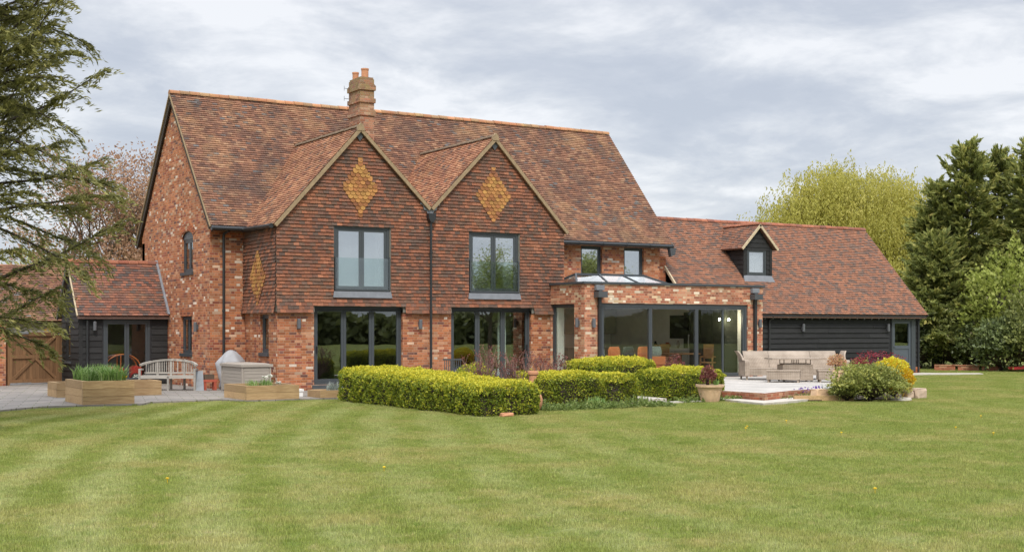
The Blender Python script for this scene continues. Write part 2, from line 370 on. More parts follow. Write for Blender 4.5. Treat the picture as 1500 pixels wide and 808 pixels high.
L_ = {}
L_['hedge'] = leaf_mat('golden_hedge_leaf', [(0, (.06, .095, .012)), (.30, (.145, .20, .02)), (.58, (.31, .345, .032)), (.80, (.55, .51, .045)), (1, (.70, .62, .06))], .3)
L_['conifer'] = leaf_mat('conifer_needle', [(0, (.055, .06, .022)), (.45, (.19, .19, .06)), (.8, (.37, .345, .115)), (1, (.48, .42, .16))], .4)
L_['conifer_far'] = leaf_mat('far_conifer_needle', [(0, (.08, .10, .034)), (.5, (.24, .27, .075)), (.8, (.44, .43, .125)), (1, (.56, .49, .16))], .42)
L_['willow'] = leaf_mat('willow_leaf', [(0, (.29, .275, .055)), (.5, (.45, .42, .09)), (1, (.60, .53, .15))], .45)
L_['copper'] = leaf_mat('copper_bud', [(0, (.24, .13, .085)), (.5, (.40, .23, .14)), (1, (.52, .36, .22))], .4)
L_['pale_green'] = leaf_mat('pale_spring_leaf', [(0, (.25, .28, .08)), (1, (.45, .45, .18))], .4)
L_['lime'] = leaf_mat('lime_leaf', [(0, (.12, .15, .03)), (.5, (.31, .36, .07)), (1, (.48, .50, .15))], .4)
L_['dark'] = leaf_mat('dark_shrub_leaf', [(0, (.06, .08, .03)), (.5, (.15, .19, .065)), (.85, (.23, .27, .09)), (1, (.34, .35, .14))], .3, .4, .5)
L_['mixed'] = leaf_mat('mixed_hedgerow_leaf', [(0, (.08, .10, .032)), (.5, (.24, .27, .075)), (.85, (.40, .41, .14)), (1, (.48, .42, .26))], .4)
L_['bush'] = leaf_mat('green_bush_leaf', [(0, (.08, .10, .03)), (.5, (.25, .28, .07)), (.85, (.42, .42, .11)), (1, (.56, .52, .15))], .3)
L_['yellow'] = leaf_mat('golden_bush_leaf', [(0, (.40, .22, .01)), (.35, (.62, .33, .015)), (.7, (.66, .52, .03)), (1, (.62, .62, .06))], .35)
L_['acer'] = leaf_mat('crimson_leaf', [(0, (.10, .008, .015)), (.6, (.26, .02, .035)), (1, (.38, .06, .07))], .35)
L_['redbronze'] = leaf_mat('bronze_red_leaf', [(0, (.10, .03, .03)), (.6, (.24, .08, .07)), (1, (.38, .19, .13))], .3)
L_['blade'] = leaf_mat('fresh_green_blade', [(0, (.10, .19, .04)), (.6, (.26, .40, .11)), (1, (.45, .52, .26))], .35)
L_['silver'] = leaf_mat('silver_leaf', [(0, (.16, .20, .16)), (1, (.42, .46, .42))], .25)
L_['purple'] = leaf_mat('violet_petal', [(0, (.12, .06, .30)), (1, (.22, .12, .42))], .2)
L_['petal_white'] = leaf_mat('white_petal', [(0, (.7, .7, .6)), (1, (.85, .84, .75))], .3)
L_['petal_yellow'] = leaf_mat('yellow_petal', [(0, (.75, .48, .02)), (1, (.85, .62, .03))], .3)
L_['wood_far'] = leaf_mat('woodland_leaf', [(0, (.09, .105, .04)), (.6, (.21, .225, .085)), (1, (.33, .33, .14))], .3)
L_['pinkish'] = leaf_mat('pink_and_orange_leaf', [(0, (.40, .20, .10)), (.5, (.58, .34, .20)), (1, (.55, .50, .18))], .35)
L_['ground'] = leaf_mat('low_weed_leaf', [(0, (.07, .11, .025)), (.6, (.17, .23, .055)), (1, (.30, .32, .11))], .3)

# ------------------------------------------------------------------ mesh helpers
def V(*a): return Vector(a)
ORI = {}                                           # root name -> world location, so part meshes can be given in world space
def set_attr(me, vals):
    a = me.attributes.new('rnd', 'FLOAT', 'FACE'); a.data.foreach_set('value', np.asarray(vals, dtype=np.float32))
def tag(o, label=None, cat=None, group=None, kind=None):
    for k, v in (('label', label), ('category', cat), ('group', group), ('kind', kind)):
        if v: o[k] = v
    return o
def thing(name, loc, label, cat, group=None, rz=0.):
    o = bpy.data.objects.new(name, None); COL.objects.link(o); o.location = loc; o.rotation_euler = (0, 0, rz); o.empty_display_size = .3
    tag(o, label, cat, group); ORI[o.name] = (Vector(loc), rz); return o
def root_of(o):
    while o.parent: o = o.parent
    return o

class MB:
    def __init__(s): s.v = []; s.f = []; s.r = []; s.mi = []; s.cm = 0
    def face(s, pts, r=None):
        b = len(s.v); s.v.extend([tuple(p) for p in pts]); s.f.append(tuple(range(b, b+len(pts))))
        s.r.append(random.random() if r is None else r); s.mi.append(s.cm)
    def quadgrid(s, rings, close=False, caps=False, r=None):
        b = len(s.v); n = len(rings[0])
        for R in rings: s.v.extend([tuple(p) for p in R])
        rr = random.random() if r is None else r
        for i in range(len(rings)-1):
            for j in range(n if close else n-1):
                k = (j+1) % n
                s.f.append((b+i*n+j, b+i*n+k, b+(i+1)*n+k, b+(i+1)*n+j)); s.r.append(rr); s.mi.append(s.cm)
        if caps:
            s.f.append(tuple(b+j for j in range(n))[::-1]); s.r.append(rr); s.mi.append(s.cm)
            s.f.append(tuple(b+(len(rings)-1)*n+j for j in range(n))); s.r.append(rr); s.mi.append(s.cm)
    def hexa(s, p, r=None):
        """8 corners: bottom 4 ccw, top 4 ccw"""
        b = len(s.v); s.v.extend([tuple(q) for q in p]); rr = random.random() if r is None else r
        for f in ((3, 2, 1, 0), (4, 5, 6, 7), (0, 1, 5, 4), (1, 2, 6, 5), (2, 3, 7, 6), (3, 0, 4, 7)):
            s.f.append(tuple(b+i for i in f)); s.r.append(rr); s.mi.append(s.cm)
    def box(s, x0, x1, y0, y1, z0, z1, r=None):
        s.hexa([(x0, y0, z0), (x1, y0, z0), (x1, y1, z0), (x0, y1, z0), (x0, y0, z1), (x1, y0, z1), (x1, y1, z1), (x0, y1, z1)], r)
    def bar(s, a, b, w, h, up=(0, 0, 1), r=None):
        a = Vector(a); b = Vector(b); d = (b-a).normalized(); u = Vector(up)
        sd = d.cross(u)
        if sd.length < 1e-4: sd = d.cross(Vector((1, 0, 0)))
        sd.normalize(); u = sd.cross(d).normalized(); sd *= w/2; u *= h/2
        s.hexa([a-sd-u, a+sd-u, a+sd+u, a-sd+u, b-sd-u, b+sd-u, b+sd+u, b-sd+u], r)
    def prism(s, poly, d, r=None):
        """poly: list of 3d points (planar); d: extrusion vector"""
        b = len(s.v); n = len(poly); d = Vector(d); s.v.extend([tuple(p) for p in poly]); s.v.extend([tuple(Vector(p)+d) for p in poly])
        rr = random.random() if r is None else r
        F = [tuple(range(b, b+n))[::-1], tuple(range(b+n, b+2*n))]+[(b+i, b+(i+1) % n, b+n+(i+1) % n, b+n+i) for i in range(n)]
        for f in F: s.f.append(f); s.r.append(rr); s.mi.append(s.cm)
    def tube(s, pts, rad, n=8, caps=True, r=None):
        pts = [Vector(p) for p in pts]; rad = rad if hasattr(rad, '__len__') else [rad]*len(pts)
        rings = []; ref = None
        for i, p in enumerate(pts):
            d = (pts[min(i+1, len(pts)-1)]-pts[max(i-1, 0)]).normalized()
            if ref is None:
                ref = Vector((0, 0, 1)) if abs(d.z) < .9 else Vector((1, 0, 0))
            a = d.cross(ref)
            if a.length < 1e-4: a = d.orthogonal()
            a.normalize(); b = a.cross(d).normalized(); ref = b
            rings.append([p+(a*math.cos(2*PI*j/n)+b*math.sin(2*PI*j/n))*rad[i] for j in range(n)])
        s.quadgrid(rings, True, caps, r)
    def lathe(s, c, prof, n=20, r=None, fn=None):
        rings = []
        for q, z in prof:
            rings.append([(c[0]+q*math.cos(2*PI*j/n)*(fn(j/n, z) if fn else 1), c[1]+q*math.sin(2*PI*j/n)*(fn(j/n, z) if fn else 1), c[2]+z) for j in range(n)])
        s.quadgrid(rings, True, True, r)
    def build(s, name, m, parent=None, local=False, smooth=False, loc=None, label=None):
        me = bpy.data.meshes.new(name)
        vv = np.array(s.v, dtype=np.float64).reshape(-1, 3)
        if parent is not None and not local:
            L, rz = ORI[root_of(parent).name]; vv = vv-np.array(L)
            if rz:
                c, q = math.cos(-rz), math.sin(-rz); vv = np.stack([vv[:, 0]*c-vv[:, 1]*q, vv[:, 0]*q+vv[:, 1]*c, vv[:, 2]], 1)
        if loc is not None and not local: vv = vv-np.array(loc)
        me.from_pydata(vv.tolist(), [], s.f)
        ms = m if isinstance(m, (list, tuple)) else [m]
        for q in ms: me.materials.append(q)
        if len(ms) > 1: me.polygons.foreach_set('material_index', s.mi)
        set_attr(me, s.r)
        if smooth: me.polygons.foreach_set('use_smooth', [True]*len(s.f))
        me.update()
        o = bpy.data.objects.new(name, me); COL.objects.link(o)
        if parent is not None: o.parent = parent
        if loc is not None: o.location = loc
        if label: o['label'] = label
        return o

def leafmesh(name, C, A, S, Ln, Wd, val, m, parent=None, loc=None, local=False, tri=False):
    """one mesh of many small leaf-shaped quads; C centres, A axes, S side vectors"""
    n = len(C); A = A/np.maximum(np.linalg.norm(A, axis=1, keepdims=True), 1e-6)
    S = S-A*(S*A).sum(1, keepdims=True); S = S/np.maximum(np.linalg.norm(S, axis=1, keepdims=True), 1e-6)
    Ln = np.broadcast_to(np.asarray(Ln, float), (n,))[:, None]; Wd = np.broadcast_to(np.asarray(Wd, float), (n,))[:, None]
    P = np.empty((n, 4, 3)); P[:, 0] = C-A*Ln*.5; P[:, 1] = C+S*Wd*.5; P[:, 2] = C+A*Ln*.5; P[:, 3] = C-S*Wd*.5
    P = P.reshape(-1, 3)
    if parent is not None and not local: P = P-np.array(ORI[root_of(parent).name][0])
    if loc is not None: P = P-np.array(loc)
    me = bpy.data.meshes.new(name)
    me.vertices.add(4*n); me.vertices.foreach_set('co', P.astype(np.float32).ravel())
    me.loops.add(4*n); me.loops.foreach_set('vertex_index', np.arange(4*n, dtype=np.int32))
    me.polygons.add(n); me.polygons.foreach_set('loop_start', np.arange(0, 4*n, 4, dtype=np.int32))
    try: me.polygons.foreach_set('loop_total', np.full(n, 4, dtype=np.int32))
    except Exception: pass
    me.update(calc_edges=True); me.materials.append(m); set_attr(me, np.clip(val, 0, 1))
    o = bpy.data.objects.new(name, me); COL.objects.link(o)
    if parent is not None: o.parent = parent
    if loc is not None: o.location = loc
    return o
def rdir(n, rng=RNG):
    v = rng.normal(size=(n, 3)); return v/np.linalg.norm(v, axis=1, keepdims=True)
def lump(P, k=3, f=1.0, seed=0):
    """cheap smooth pseudo-noise, -1..1"""
    rg = np.random.default_rng(seed); out = 0
    for i in range(k):
        w = rg.normal(size=3)*f*(1.6**i); out = out+np.sin(P@w+rg.uniform(0, 6.3))/(1.3**i)
    return out/sum(1/(1.3**i) for i in range(k))

class Fr:
    """wall frame: a along the wall, z up, d outward"""
    def __init__(s, o, u, w): s.o = Vector(o); s.u = Vector(u).normalized(); s.w = Vector(w).normalized()
    def p(s, a, z, d=0.): return s.o+s.u*a+s.w*d+Vector((0, 0, z))
    def box(s, mb, a0, a1, z0, z1, d0, d1, r=None):
        p = s.p; mb.hexa([p(a0, z0, d0), p(a1, z0, d0), p(a1, z0, d1), p(a0, z0, d1), p(a0, z1, d0), p(a1, z1, d0), p(a1, z1, d1), p(a0, z1, d1)], r)
def front(Y): return Fr((0, Y, 0), (1, 0, 0), (0, -1, 0))
def left(X): return Fr((X, 0, 0), (0, 1, 0), (-1, 0, 0))

def wall(mb, F, a0, a1, z0, z1, holes=(), t=.28):
    A = sorted({a0, a1, *[q for h in holes for q in h[:2] if a0 < q < a1]}); Z = sorted({z0, z1, *[q for h in holes for q in h[2:] if z0 < q < z1]})
    inside = lambda a, z: any(h[0] < a < h[1] and h[2] < z < h[3] for h in holes)
    for i in range(len(A)-1):
        for j in range(len(Z)-1):
            if inside((A[i]+A[i+1])/2, (Z[j]+Z[j+1])/2): continue
            for d in (0, -t): mb.face([F.p(A[i], Z[j], d), F.p(A[i+1], Z[j], d), F.p(A[i+1], Z[j+1], d), F.p(A[i], Z[j+1], d)])
    for h in holes:
        b0, b1, c0, c1 = max(h[0], a0), min(h[1], a1), max(h[2], z0), min(h[3], z1)
        for (q, w_) in (((b0, c0), (b0, c1)), ((b1, c0), (b1, c1)), ((b0, c0), (b1, c0)), ((b0, c1), (b1, c1))):
            mb.face([F.p(*q, 0), F.p(*w_, 0), F.p(*w_, -t), F.p(*q, -t)])
    for (q, w_) in (((a0, z0), (a0, z1)), ((a1, z0), (a1, z1)), ((a0, z1), (a1, z1))):
        mb.face([F.p(*q, 0), F.p(*w_, 0), F.p(*w_, -t), F.p(*q, -t)])

def tiles(mb, O, U, Vd, nrows, rowfn, gauge=.1, tw=.165, th=.028, off=None, gap=.004, jit=.005):
    O = Vector(O); U = Vector(U).normalized(); Vd = Vector(Vd).normalized(); Nn = U.cross(Vd).normalized()
    if Nn.z < -.2: Nn = -Nn
    for r in range(nrows):
        v0, v1 = r*gauge, (r+1)*gauge+.004
        o = (r % 2)*.5*tw+random.uniform(-.012, .012); q = off(r) if off else 0.
        for (u0, u1) in rowfn((r+.5)*gauge):
            k = math.floor((u0-o)/tw)
            while o+k*tw < u1:
                ua = max(u0, o+k*tw+gap/2); ub = min(u1, o+(k+1)*tw-gap/2); k += 1
                if ub-ua < .015: continue
                rr = random.random(); h0 = th+q+random.uniform(-jit, jit); h1 = th+q+random.uniform(-jit, jit)
                dz = random.uniform(-.006, .006)
                a = O+U*ua+Vd*(v0+dz); b = O+U*ub+Vd*(v0+dz); c = O+U*ub+Vd*v1; d = O+U*ua+Vd*v1
                mb.face([a+Nn*h0, b+Nn*h1, c+Nn*(q+.003), d+Nn*(q+.003)], rr)
                mb.face([a+Nn*(h0-.026), b+Nn*(h1-.026), b+Nn*h1, a+Nn*h0], rr)
def cut(iv, holes):
    out = [iv]
    for h in holes:
        nx = []
        for (a, b) in out:
            if h[1] <= a or h[0] >= b: nx.append((a, b)); continue
            if h[0] > a: nx.append((a, h[0]))
            if h[1] < b: nx.append((h[1], b))
        out = nx
    return out
def ridge(mb, a, b, rad=.11, seg=.33):
    a = Vector(a); b = Vector(b); d = (b-a); L = d.length; d.normalize(); sd = d.cross(Vector((0, 0, 1))).normalized(); up = sd.cross(d)
    n = max(1, round(L/seg))
    for i in range(n):
        p = a+d*(L*i/n+.004); q = a+d*(L*(i+1)/n-.004); r1 = rad*random.uniform(.96, 1.04); zo = random.uniform(-.006, .006)
        rings = []
        for c, k in ((p, 1.04), (q, 1.0)):
            rings.append([c+sd*math.cos(t)*r1*k+up*(math.sin(t)*r1*k+zo-.02) for t in [PI*j/8 for j in range(9)]])
        mb.quadgrid(rings, False, False); 
        mb.face(rings[0])
def boards(mb, F, a0, a1, z0, z1, holes=(), gauge=.19, th=.028, afn=None):
    n = math.ceil((z1-z0)/gauge-.01)
    for r in range(n):
        q0 = z0+r*gauge; q1 = min(q0+gauge-.016, z1)
        b0, b1 = afn((q0+q1)/2) if afn else (a0, a1)
        if b1-b0 < .05: continue
        for (u0, u1) in cut((b0, b1), [h[:2] for h in holes if h[2] < q0+gauge*.5 < h[3]]):
            s = u0
            while s < u1-.01:
                e = min(u1, s+random.uniform(2.6, 4.2)); e = u1 if u1-e < .6 else e
                j = random.uniform(-.004, .004); rr = random.random(); p = F.p
                mb.hexa([p(s, q0, 0), p(e-.003, q0, 0), p(e-.003, q0, th+j), p(s, q0, th+j), p(s, q1, 0), p(e-.003, q1, 0), p(e-.003, q1, .008), p(s, q1, .008)], rr)
                s = e
def window(parent, F, a0, a1, z0, z1, n=2, name='window', leaf='sash', glass='glass', fw=.055, sw=.05, inset=.06, dep=.07, base=None, mull=0.0, m='frame', widths=None, rail=None):
    base = fw if base is None else base
    d1 = -inset; d0 = d1-dep; mb = MB()
    F.box(mb, a0, a0+fw, z0, z1, d0, d1); F.box(mb, a1-fw, a1, z0, z1, d0, d1)
    F.box(mb, a0+fw, a1-fw, z0, z0+base, d0, d1); F.box(mb, a0+fw, a1-fw, z1-fw, z1, d0, d1)
    ia, ib, iz0, iz1 = a0+fw, a1-fw, z0+base, z1-fw
    ws = widths or [1/n]*n; e = [ia]
    for w_ in ws: e.append(e[-1]+(ib-ia)*w_)
    fo = mb.build(name, MB_[m], parent)
    for i in range(n):
        s = MB(); b0, b1 = e[i]+.003, e[i+1]-.003; y0, y1 = iz0+.003, iz1-.003; q0, q1 = d0+.012, d1-.012
        F.box(s, b0, b0+sw, y0, y1, q0, q1); F.box(s, b1-sw, b1, y0, y1, q0, q1)
        F.box(s, b0+sw, b1-sw, y0, y0+sw, q0, q1); F.box(s, b0+sw, b1-sw, y1-sw, y1, q0, q1)
        if rail: F.box(s, b0+sw, b1-sw, rail-.05, rail+.05, q0, q1)
        lo = s.build(leaf, MB_[m], fo)
        g_ = MB(); dm = (d0+d1)/2
        F.box(g_, b0+sw-.004, b1-sw+.004, y0+sw-.004, y1-sw+.004, dm-.003, dm+.003)
        g_.build('pane', MB_[glass], fo)
    return fo
def half_gutter(parent, a, b, rad=.06, name='gutter'):
    mb = MB(); mb.tube([a, b], rad, 10); 
    a = Vector(a); b = Vector(b); n = max(1, int((b-a).length/.9))
    for i in range(n+1):
        p = a+(b-a)*(i/n); d = (b-a).normalized()*.02; mb.tube([p-d, p+d], rad*1.15, 10)
    return mb.build(name, MB_['pipe'], parent, smooth=False)
def downpipe(parent, x, y, z0, z1, rad=.038, top=None, sq=False):
    mb = MB()
    pts = [(x, y, z0), (x, y, z1)]
    if top: pts += top
    if sq: mb.box(x-rad, x+rad, y-rad, y+rad, z0, z1)
    else: mb.tube(pts, rad, 10)
    z = z0+.5
    while z < z1-.1:
        mb.tube([(x, y, z-.03), (x, y, z+.03)], rad*1.3, 10) if not sq else mb.box(x-rad*1.2, x+rad*1.2, y-rad*1.2, y+rad*1.2, z-.02, z+.02)
        z += 1.75
    return mb.build('downpipe', MB_['pipe'], parent)

# ------------------------------------------------------------------ ground
def slab(name, poly, z0, z1, m, kind='structure', side=None):
    mb = MB(); n = len(poly)
    mb.face([(x, y, z1) for x, y in poly]); mb.cm = 1 if side else 0
    for i in range(n):
        a, b = poly[i], poly[(i+1) % n]; mb.face([(a[0], a[1], z0), (b[0], b[1], z0), (b[0], b[1], z1), (a[0], a[1], z1)])
    return tag(mb.build(name, [m, side] if side else m), kind=kind)
g_ = MB(); N_ = 24
xs = np.concatenate([np.linspace(-600, -30, 5), np.linspace(-20, 90, 12), np.linspace(120, 800, 5)]); ys = xs
for i in range(len(xs)-1):
    for j in range(len(ys)-1):
        g_.face([(xs[i], ys[j], -.05), (xs[i+1], ys[j], -.05), (xs[i+1], ys[j+1], -.05), (xs[i], ys[j+1], -.05)])
tag(g_.build('lawn', MB_['lawn']), kind='structure')
slab('paving', [(1.0, 27.9), (5.42, 29.96), (6.5, 30.95), (7.3, 30.85), (8.7, 30.75), (9.1, 31.45), (10.9, 31.65), (11.3, 30.8), (12.8, 30.9), (13.2, 30.8), (14.6, 30.95), (15.4, 32.3),
     (19.2, 32.3), (19.2, 34.85), (13.66, 34.86), (13.66, 37.42), (12.58, 37.43), (12.58, 41.5), (9.8, 41.5), (9.8, 46), (2, 46)], -.2, 0., MB_['paving'])
terr = [(21.98, 24.11), (23.6, 24.85), (25.6, 25.4), (29, 27.2), (31, 28.6), (32.8, 31.5), (33.0, 36.25), (30.0, 36.25), (30.0, 32.90), (21.98, 32.90)]
slab('terrace', terr, -.2, .18, MB_['terrace'], side=MB_['brick_riser'])
slab('terrace_step', [(21.1, 23.2), (22.3, 23.55), (23.35, 23.98), (23.55, 24.75), (21.9, 24.05), (21.9, 25.6), (21.55, 25.6)], -.15, .01, MB_['stone'])
slab('garden_path', [(19.35, 25.3), (19.9, 25.3), (20.1, 26.9), (20.0, 30.5), (20.5, 34.85), (19.25, 34.85), (19.3, 30)], -.2, .06, MB_['stone'])
slab('path_step', [(19.1, 25.0), (19.9, 24.95), (20.9, 25.0), (21.0, 25.35), (20.0, 25.25), (19.2, 25.28)], -.2, -.01, MB_['stone'])
slab('planting_bed', [(14.7, 24.4), (16.2, 24.6), (19.2, 25.0), (19.25, 31.9), (14.7, 31.9)], -.2, -.02, MB_['soil'])
slab('shrub_bed', [(22.6, 24.15), (24.3, 23.55), (25.6, 23.2), (28.6, 24.9), (31, 28.2), (29, 27.1), (25.6, 25.3), (23.6, 24.75)], -.2, -.01, MB_['soil'])
slab('door_step', [(38.9, 35.3), (42.5, 34.2), (42.9, 34.7), (41.6, 35.55), (41.4, 36.2), (39.4, 36.2)], -.2, .0, MB_['stone'])

# ------------------------------------------------------------------ the brick house
YF, YM, XG, XB, XR = 34.854, 37.42, 12.58, 13.65, 23.2
house = thing('brick_house', (18, 38, 0), 'large red brick house with steep clay roof, tall chimney and two tile-hung gables', 'house')
SLM = 4.42/3.92                                     # main roof rise per metre
mz = lambda y: 4.78+SLM*(y-37.08)
W1 = (15.36, 17.13, 2.77, 4.71); W2 = (19.80, 21.58, 2.78, 4.70)
D1 = (14.76, 17.57, .15, 2.39); D2 = (19.20, 22.06, .15, 2.40)
U1 = (25.71, 26.60, 3.3, 4.60); U2 = (27.54, 28.41, 3.3, 4.60)
GU = (38.98, 40.08, 3.42, 4.72); GL = (39.09, 40.16, .94, 2.13); BS = (35.50, 36.18, .98, 2.15)
mb = MB()
FB, FM, FG, FS = front(YF), front(YM), left(XG), left(XB)
wall(mb, FB, XB, XR, 0, 2.3, [D1, D2], .3)                        # bay, ground floor
wall(mb, FS, YF+.3, YM, 0, 2.3, [BS], .3)                          # bay, left side
wall(mb, FM, XG, XB+.3, 0, 4.75, [], .3)                           # main front, left stub
wall(mb, FM, XR-.3, 29.12, 2.75, 4.78, [U1, U2], .3)               # main front, right upper storey
wall(mb, FG, YM+.3, 44.4, 0, 4.75, [GU, GL], .3)                   # gable end
mb.prism([(XG, YM, 4.75), (XG, 44.4, 4.75), (XG, 40.96, 9.08)], (.3, 0, 0))
mb.prism([(29.12, YM+.302, 2.76), (29.12, 44.4, 2.76), (29.12, 44.4, 4.7), (29.12, 40.96, 9.08), (29.12, YM+.302, 5.0)], (-.3, 0, 0))
mb.box(XG, 29.1, 44.1, 44.39, 0, 4.6)
mb.box(XR-.3, XR, YF+.31, YM, 0, 2.3)
mb.build('brick_wall', MB_['brick'], house)
mb = MB()                                                          # corbelled brick eaves and red brick arches
mb = MB()
for i, (z0, z1, d) in enumerate(((4.40, 4.475, .02), (4.48, 4.55, .04), (4.555, 4.63, .06), (4.63, 4.70, .085))):
    FM.box(mb, XG+.002, XG+.85, z0, z1, 0.002, d)
mb.build('corbelled_eaves', MB_['brick_red'], house); mb = MB()
for (a0, a1, z, F) in ((GL[0]-.1, GL[1]+.1, GL[3], FG), ):
    n = 15
    for i in range(n):
        a = a0+(a1-a0)*i/n; F.box(mb, a+.006, a+(a1-a0)/n-.006, z, z+.22, .002, .012)
mb.build('window_arch', MB_['brick_red'], house); mb = MB()
n = 13; am = (GU[0]+GU[1])/2; R = (GU[1]-GU[0])/2
for i in range(n):
    t0 = PI*(.12+.76*i/n); t1 = PI*(.12+.76*(i+.88)/n); zc = GU[3]-.25
    P = [FG.p(am+math.cos(t)*(R+.1+q), zc+math.sin(t)*(.27+q), .002) for t, q in ((t0, 0), (t1, 0), (t1, .24), (t0, .24))]
    mb.prism(P, FG.w*.012)
mb.build('window_arch', MB_['brick_red'], house)

# upper bay: backing wall and hung tiles
A1, A2, VX, VZ = (16.14, 7.58), (20.67, 7.63), 18.44, 5.36
def gab(z):
    """tile-hung width at height z"""
    if z < 4.75: return [(XB-.05, XR+.05)]
    s1 = (A1[1]-4.75)/(A1[0]-(XB-.05)); s2 = (A2[1]-4.8)/(XR+.06-A2[0]); sv1 = (A1[1]-VZ)/(VX-A1[0]); sv2 = (A2[1]-VZ)/(A2[0]-VX)
    l1 = A1[0]-(A1[1]-z)/s1; r1 = A1[0]+(A1[1]-z)/sv1; l2 = A2[0]-(A2[1]-z)/sv2; r2 = A2[0]+(A2[1]-z)/s2
    if z < VZ: return [(l1, min(r2, XR+.05))]
    return [(a, b) for a, b in ((l1, r1), (l2, r2)) if b > a]
mb = MB()
FT = front(YF-.035)
wall(mb, FT, XB-.03, XR+.03, 2.22, 4.74, [(W1[0], W1[1], W1[2], W1[3]), (W2[0], W2[1], W2[2], W2[3]), (D1[0], D1[1], 2.2, D1[3]), (D2[0], D2[1], 2.2, D2[3])], .25)
mb.prism([FT.p(*q) for q in ((XB-.03, 4.745), (XR+.03, 4.745), (XR+.0, 4.85), (A2[0], A2[1]-.05), (VX, VZ-.03), (A1[0], A1[1]-.05), (XB+.02, 4.80))], (0, .25, 0))
FTS = left(XB-.035)
wall(mb, FTS, YF+.22, YM, 2.22, 4.72, [], .25)
mb.box(XR-.22, XR+.03, YF+.22, YM-.01, 2.3, 4.8)
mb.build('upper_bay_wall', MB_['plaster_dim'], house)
def diamond_w(z, c, zc, hw, hh): return hw*(1-abs(z-zc)/hh)
DIA = [(16.165, 5.81, .60, .84), (20.64, 5.825, .62, .80)]
holesT = [W1, W2, (D1[0]-.03, D1[1]+.03, 0, D1[3]+.02), (D2[0]-.03, D2[1]+.03, 0, D2[3]+.02)]
def row_front(v):
    z = 2.2+v; out = []
    hs = [(h[0]-.02, h[1]+.02) for h in holesT if h[2]-.06 < z < h[3]+.02]
    for c, zc, hw, hh in DIA:
        if abs(z-zc) < hh-.06: w_ = diamond_w(z, c, zc, hw, hh); hs.append((c-w_+.05, c+w_-.05))
    for iv in gab(z): out += cut(iv, hs)
    return out
mb = MB(); kick = lambda r: (.055, .035, .018, .006)[r] if r < 4 else 0.
tiles(mb, (0, YF-.045, 2.2), (1, 0, 0), (0, 0, 1), 55, row_front, off=kick, th=.034)
DS = (36.18, 3.2, .66, .78)
def row_side(v):
    z = 2.2+v; hs = []
    if abs(z-DS[1]) < DS[3]-.06: w_ = diamond_w(z, *DS); hs = [(DS[0]-w_+.05, DS[0]+w_-.05)]
    return cut((YF-.05, YM), hs) if z < 4.7 else []
# the side wall faces left: u runs towards the viewer so that the tiles' normal points outwards
tiles(mb, (XB-.045, 0, 2.2), (0, -1, 0), (0, 0, 1), 26, lambda v: [(-b, -a) for a, b in row_side(v)], off=kick, th=.034)
tiles(mb, (XR+.045, 0, 3.1), (0, 1, 0), (0, 0, 1), 18, lambda v: [(YF-.05, YM)], th=.026)
mb.build('tile_hanging', MB_['tile_hung'], house)
def ornamental(F, c, zc, hw, hh, name):
    mb = MB(); g = .105; tw = .155; r = 0; z = zc-hh
    while z < zc+hh-.02:
        w_ = hw*(1-abs(z+.05-zc)/hh); k = max(1, round(2*w_/tw)); 
        for i in range(k):
            a = c-(k*tw)/2+i*tw+tw/2; rr = random.random(); d = .040+random.uniform(-.004, .004)
            rad = tw*.48
            bot = [F.p(a+rad*math.cos(t), z+.055+rad*.8*math.sin(t), d) for t in [PI+PI*j/8 for j in range(9)]]
            top = [F.p(a+rad, z+.15, d-.026), F.p(a-rad, z+.15, d-.026)]
            mb.face(bot+top, rr)
            for j in range(8): mb.face([bot[j], bot[j+1], bot[j+1]-F.w*.026, bot[j]-F.w*.026], rr)
        z += g
    return mb.build(name, MB_['tile_ochre'], house)
for c, zc, hw, hh in DIA: ornamental(front(YF-.05), c, zc, hw, hh, 'ochre_diamond')
ornamental(left(XB-.05), *DS[:2], DS[2], DS[3], 'ochre_diamond')

# roofs
mb = MB()
E0, R0 = V(0, 37.08, 4.78), V(0, 41.0, 9.20)
mb.prism([(12.5, 37.10, 4.70), (12.5, 41.0, 9.12), (12.5, 44.85, 4.62), (12.5, 44.85, 4.50), (12.5, 41.0, 8.98), (12.5, 37.10, 4.58)], (16.9, 0, 0), .6)
tiles(mb, (0, 37.05, 4.74), (1, 0, 0), (0, 3.92, 4.42), 59, lambda v: [(12.47, 29.42)])
tiles(mb, (0, 44.86, 4.62), (-1, 0, 0), (0, -3.86, 4.5), 59, lambda v: [(-29.42, -12.47)])
mb.build('main_roof', MB_['tile_main'], house)
mb = MB(); ridge(mb, (12.46, 41.0, 9.16), (29.42, 41.0, 9.16), .12, .32); mb.build('ridge_tiles', MB_['ridge'], house)
def bay_roof(apex, foot, name, Y0=34.70):
    """one slope of a bay gable, courses running front to back"""
    mb = MB(); A = V(apex[0], 0, apex[1]); Ft = V(foot[0], 0, foot[1]); d = (A-Ft); L = d.length; d.normalize()
    n = int(L/.1)+1
    def rowfn(v):
        z = Ft.z+d.z*v; ym = 37.08+(max(z, 4.74)-4.78)/SLM+.22
        return [(Y0, max(ym, 37.1))]
    if foot[0] < apex[0]: tiles(mb, Ft, (0, -1, 0), d, n, lambda v: [(-b, -a) for a, b in rowfn(v)])
    else: tiles(mb, Ft, (0, 1, 0), d, n, rowfn)
    nn = V(-d.z, 0, d.x) if foot[0] < apex[0] else V(d.z, 0, -d.x)
    mb.prism([Ft-nn*.012+V(0, Y0+.02, 0), A-nn*.012+V(0, Y0+.02, 0), A-nn*.012+V(0, 39.6, 0), Ft-nn*.012+V(0, 37.2, 0)], -nn*.07, .6)
    mb.build(name, MB_['tile_bay'], house)
    return Ft, A, nn
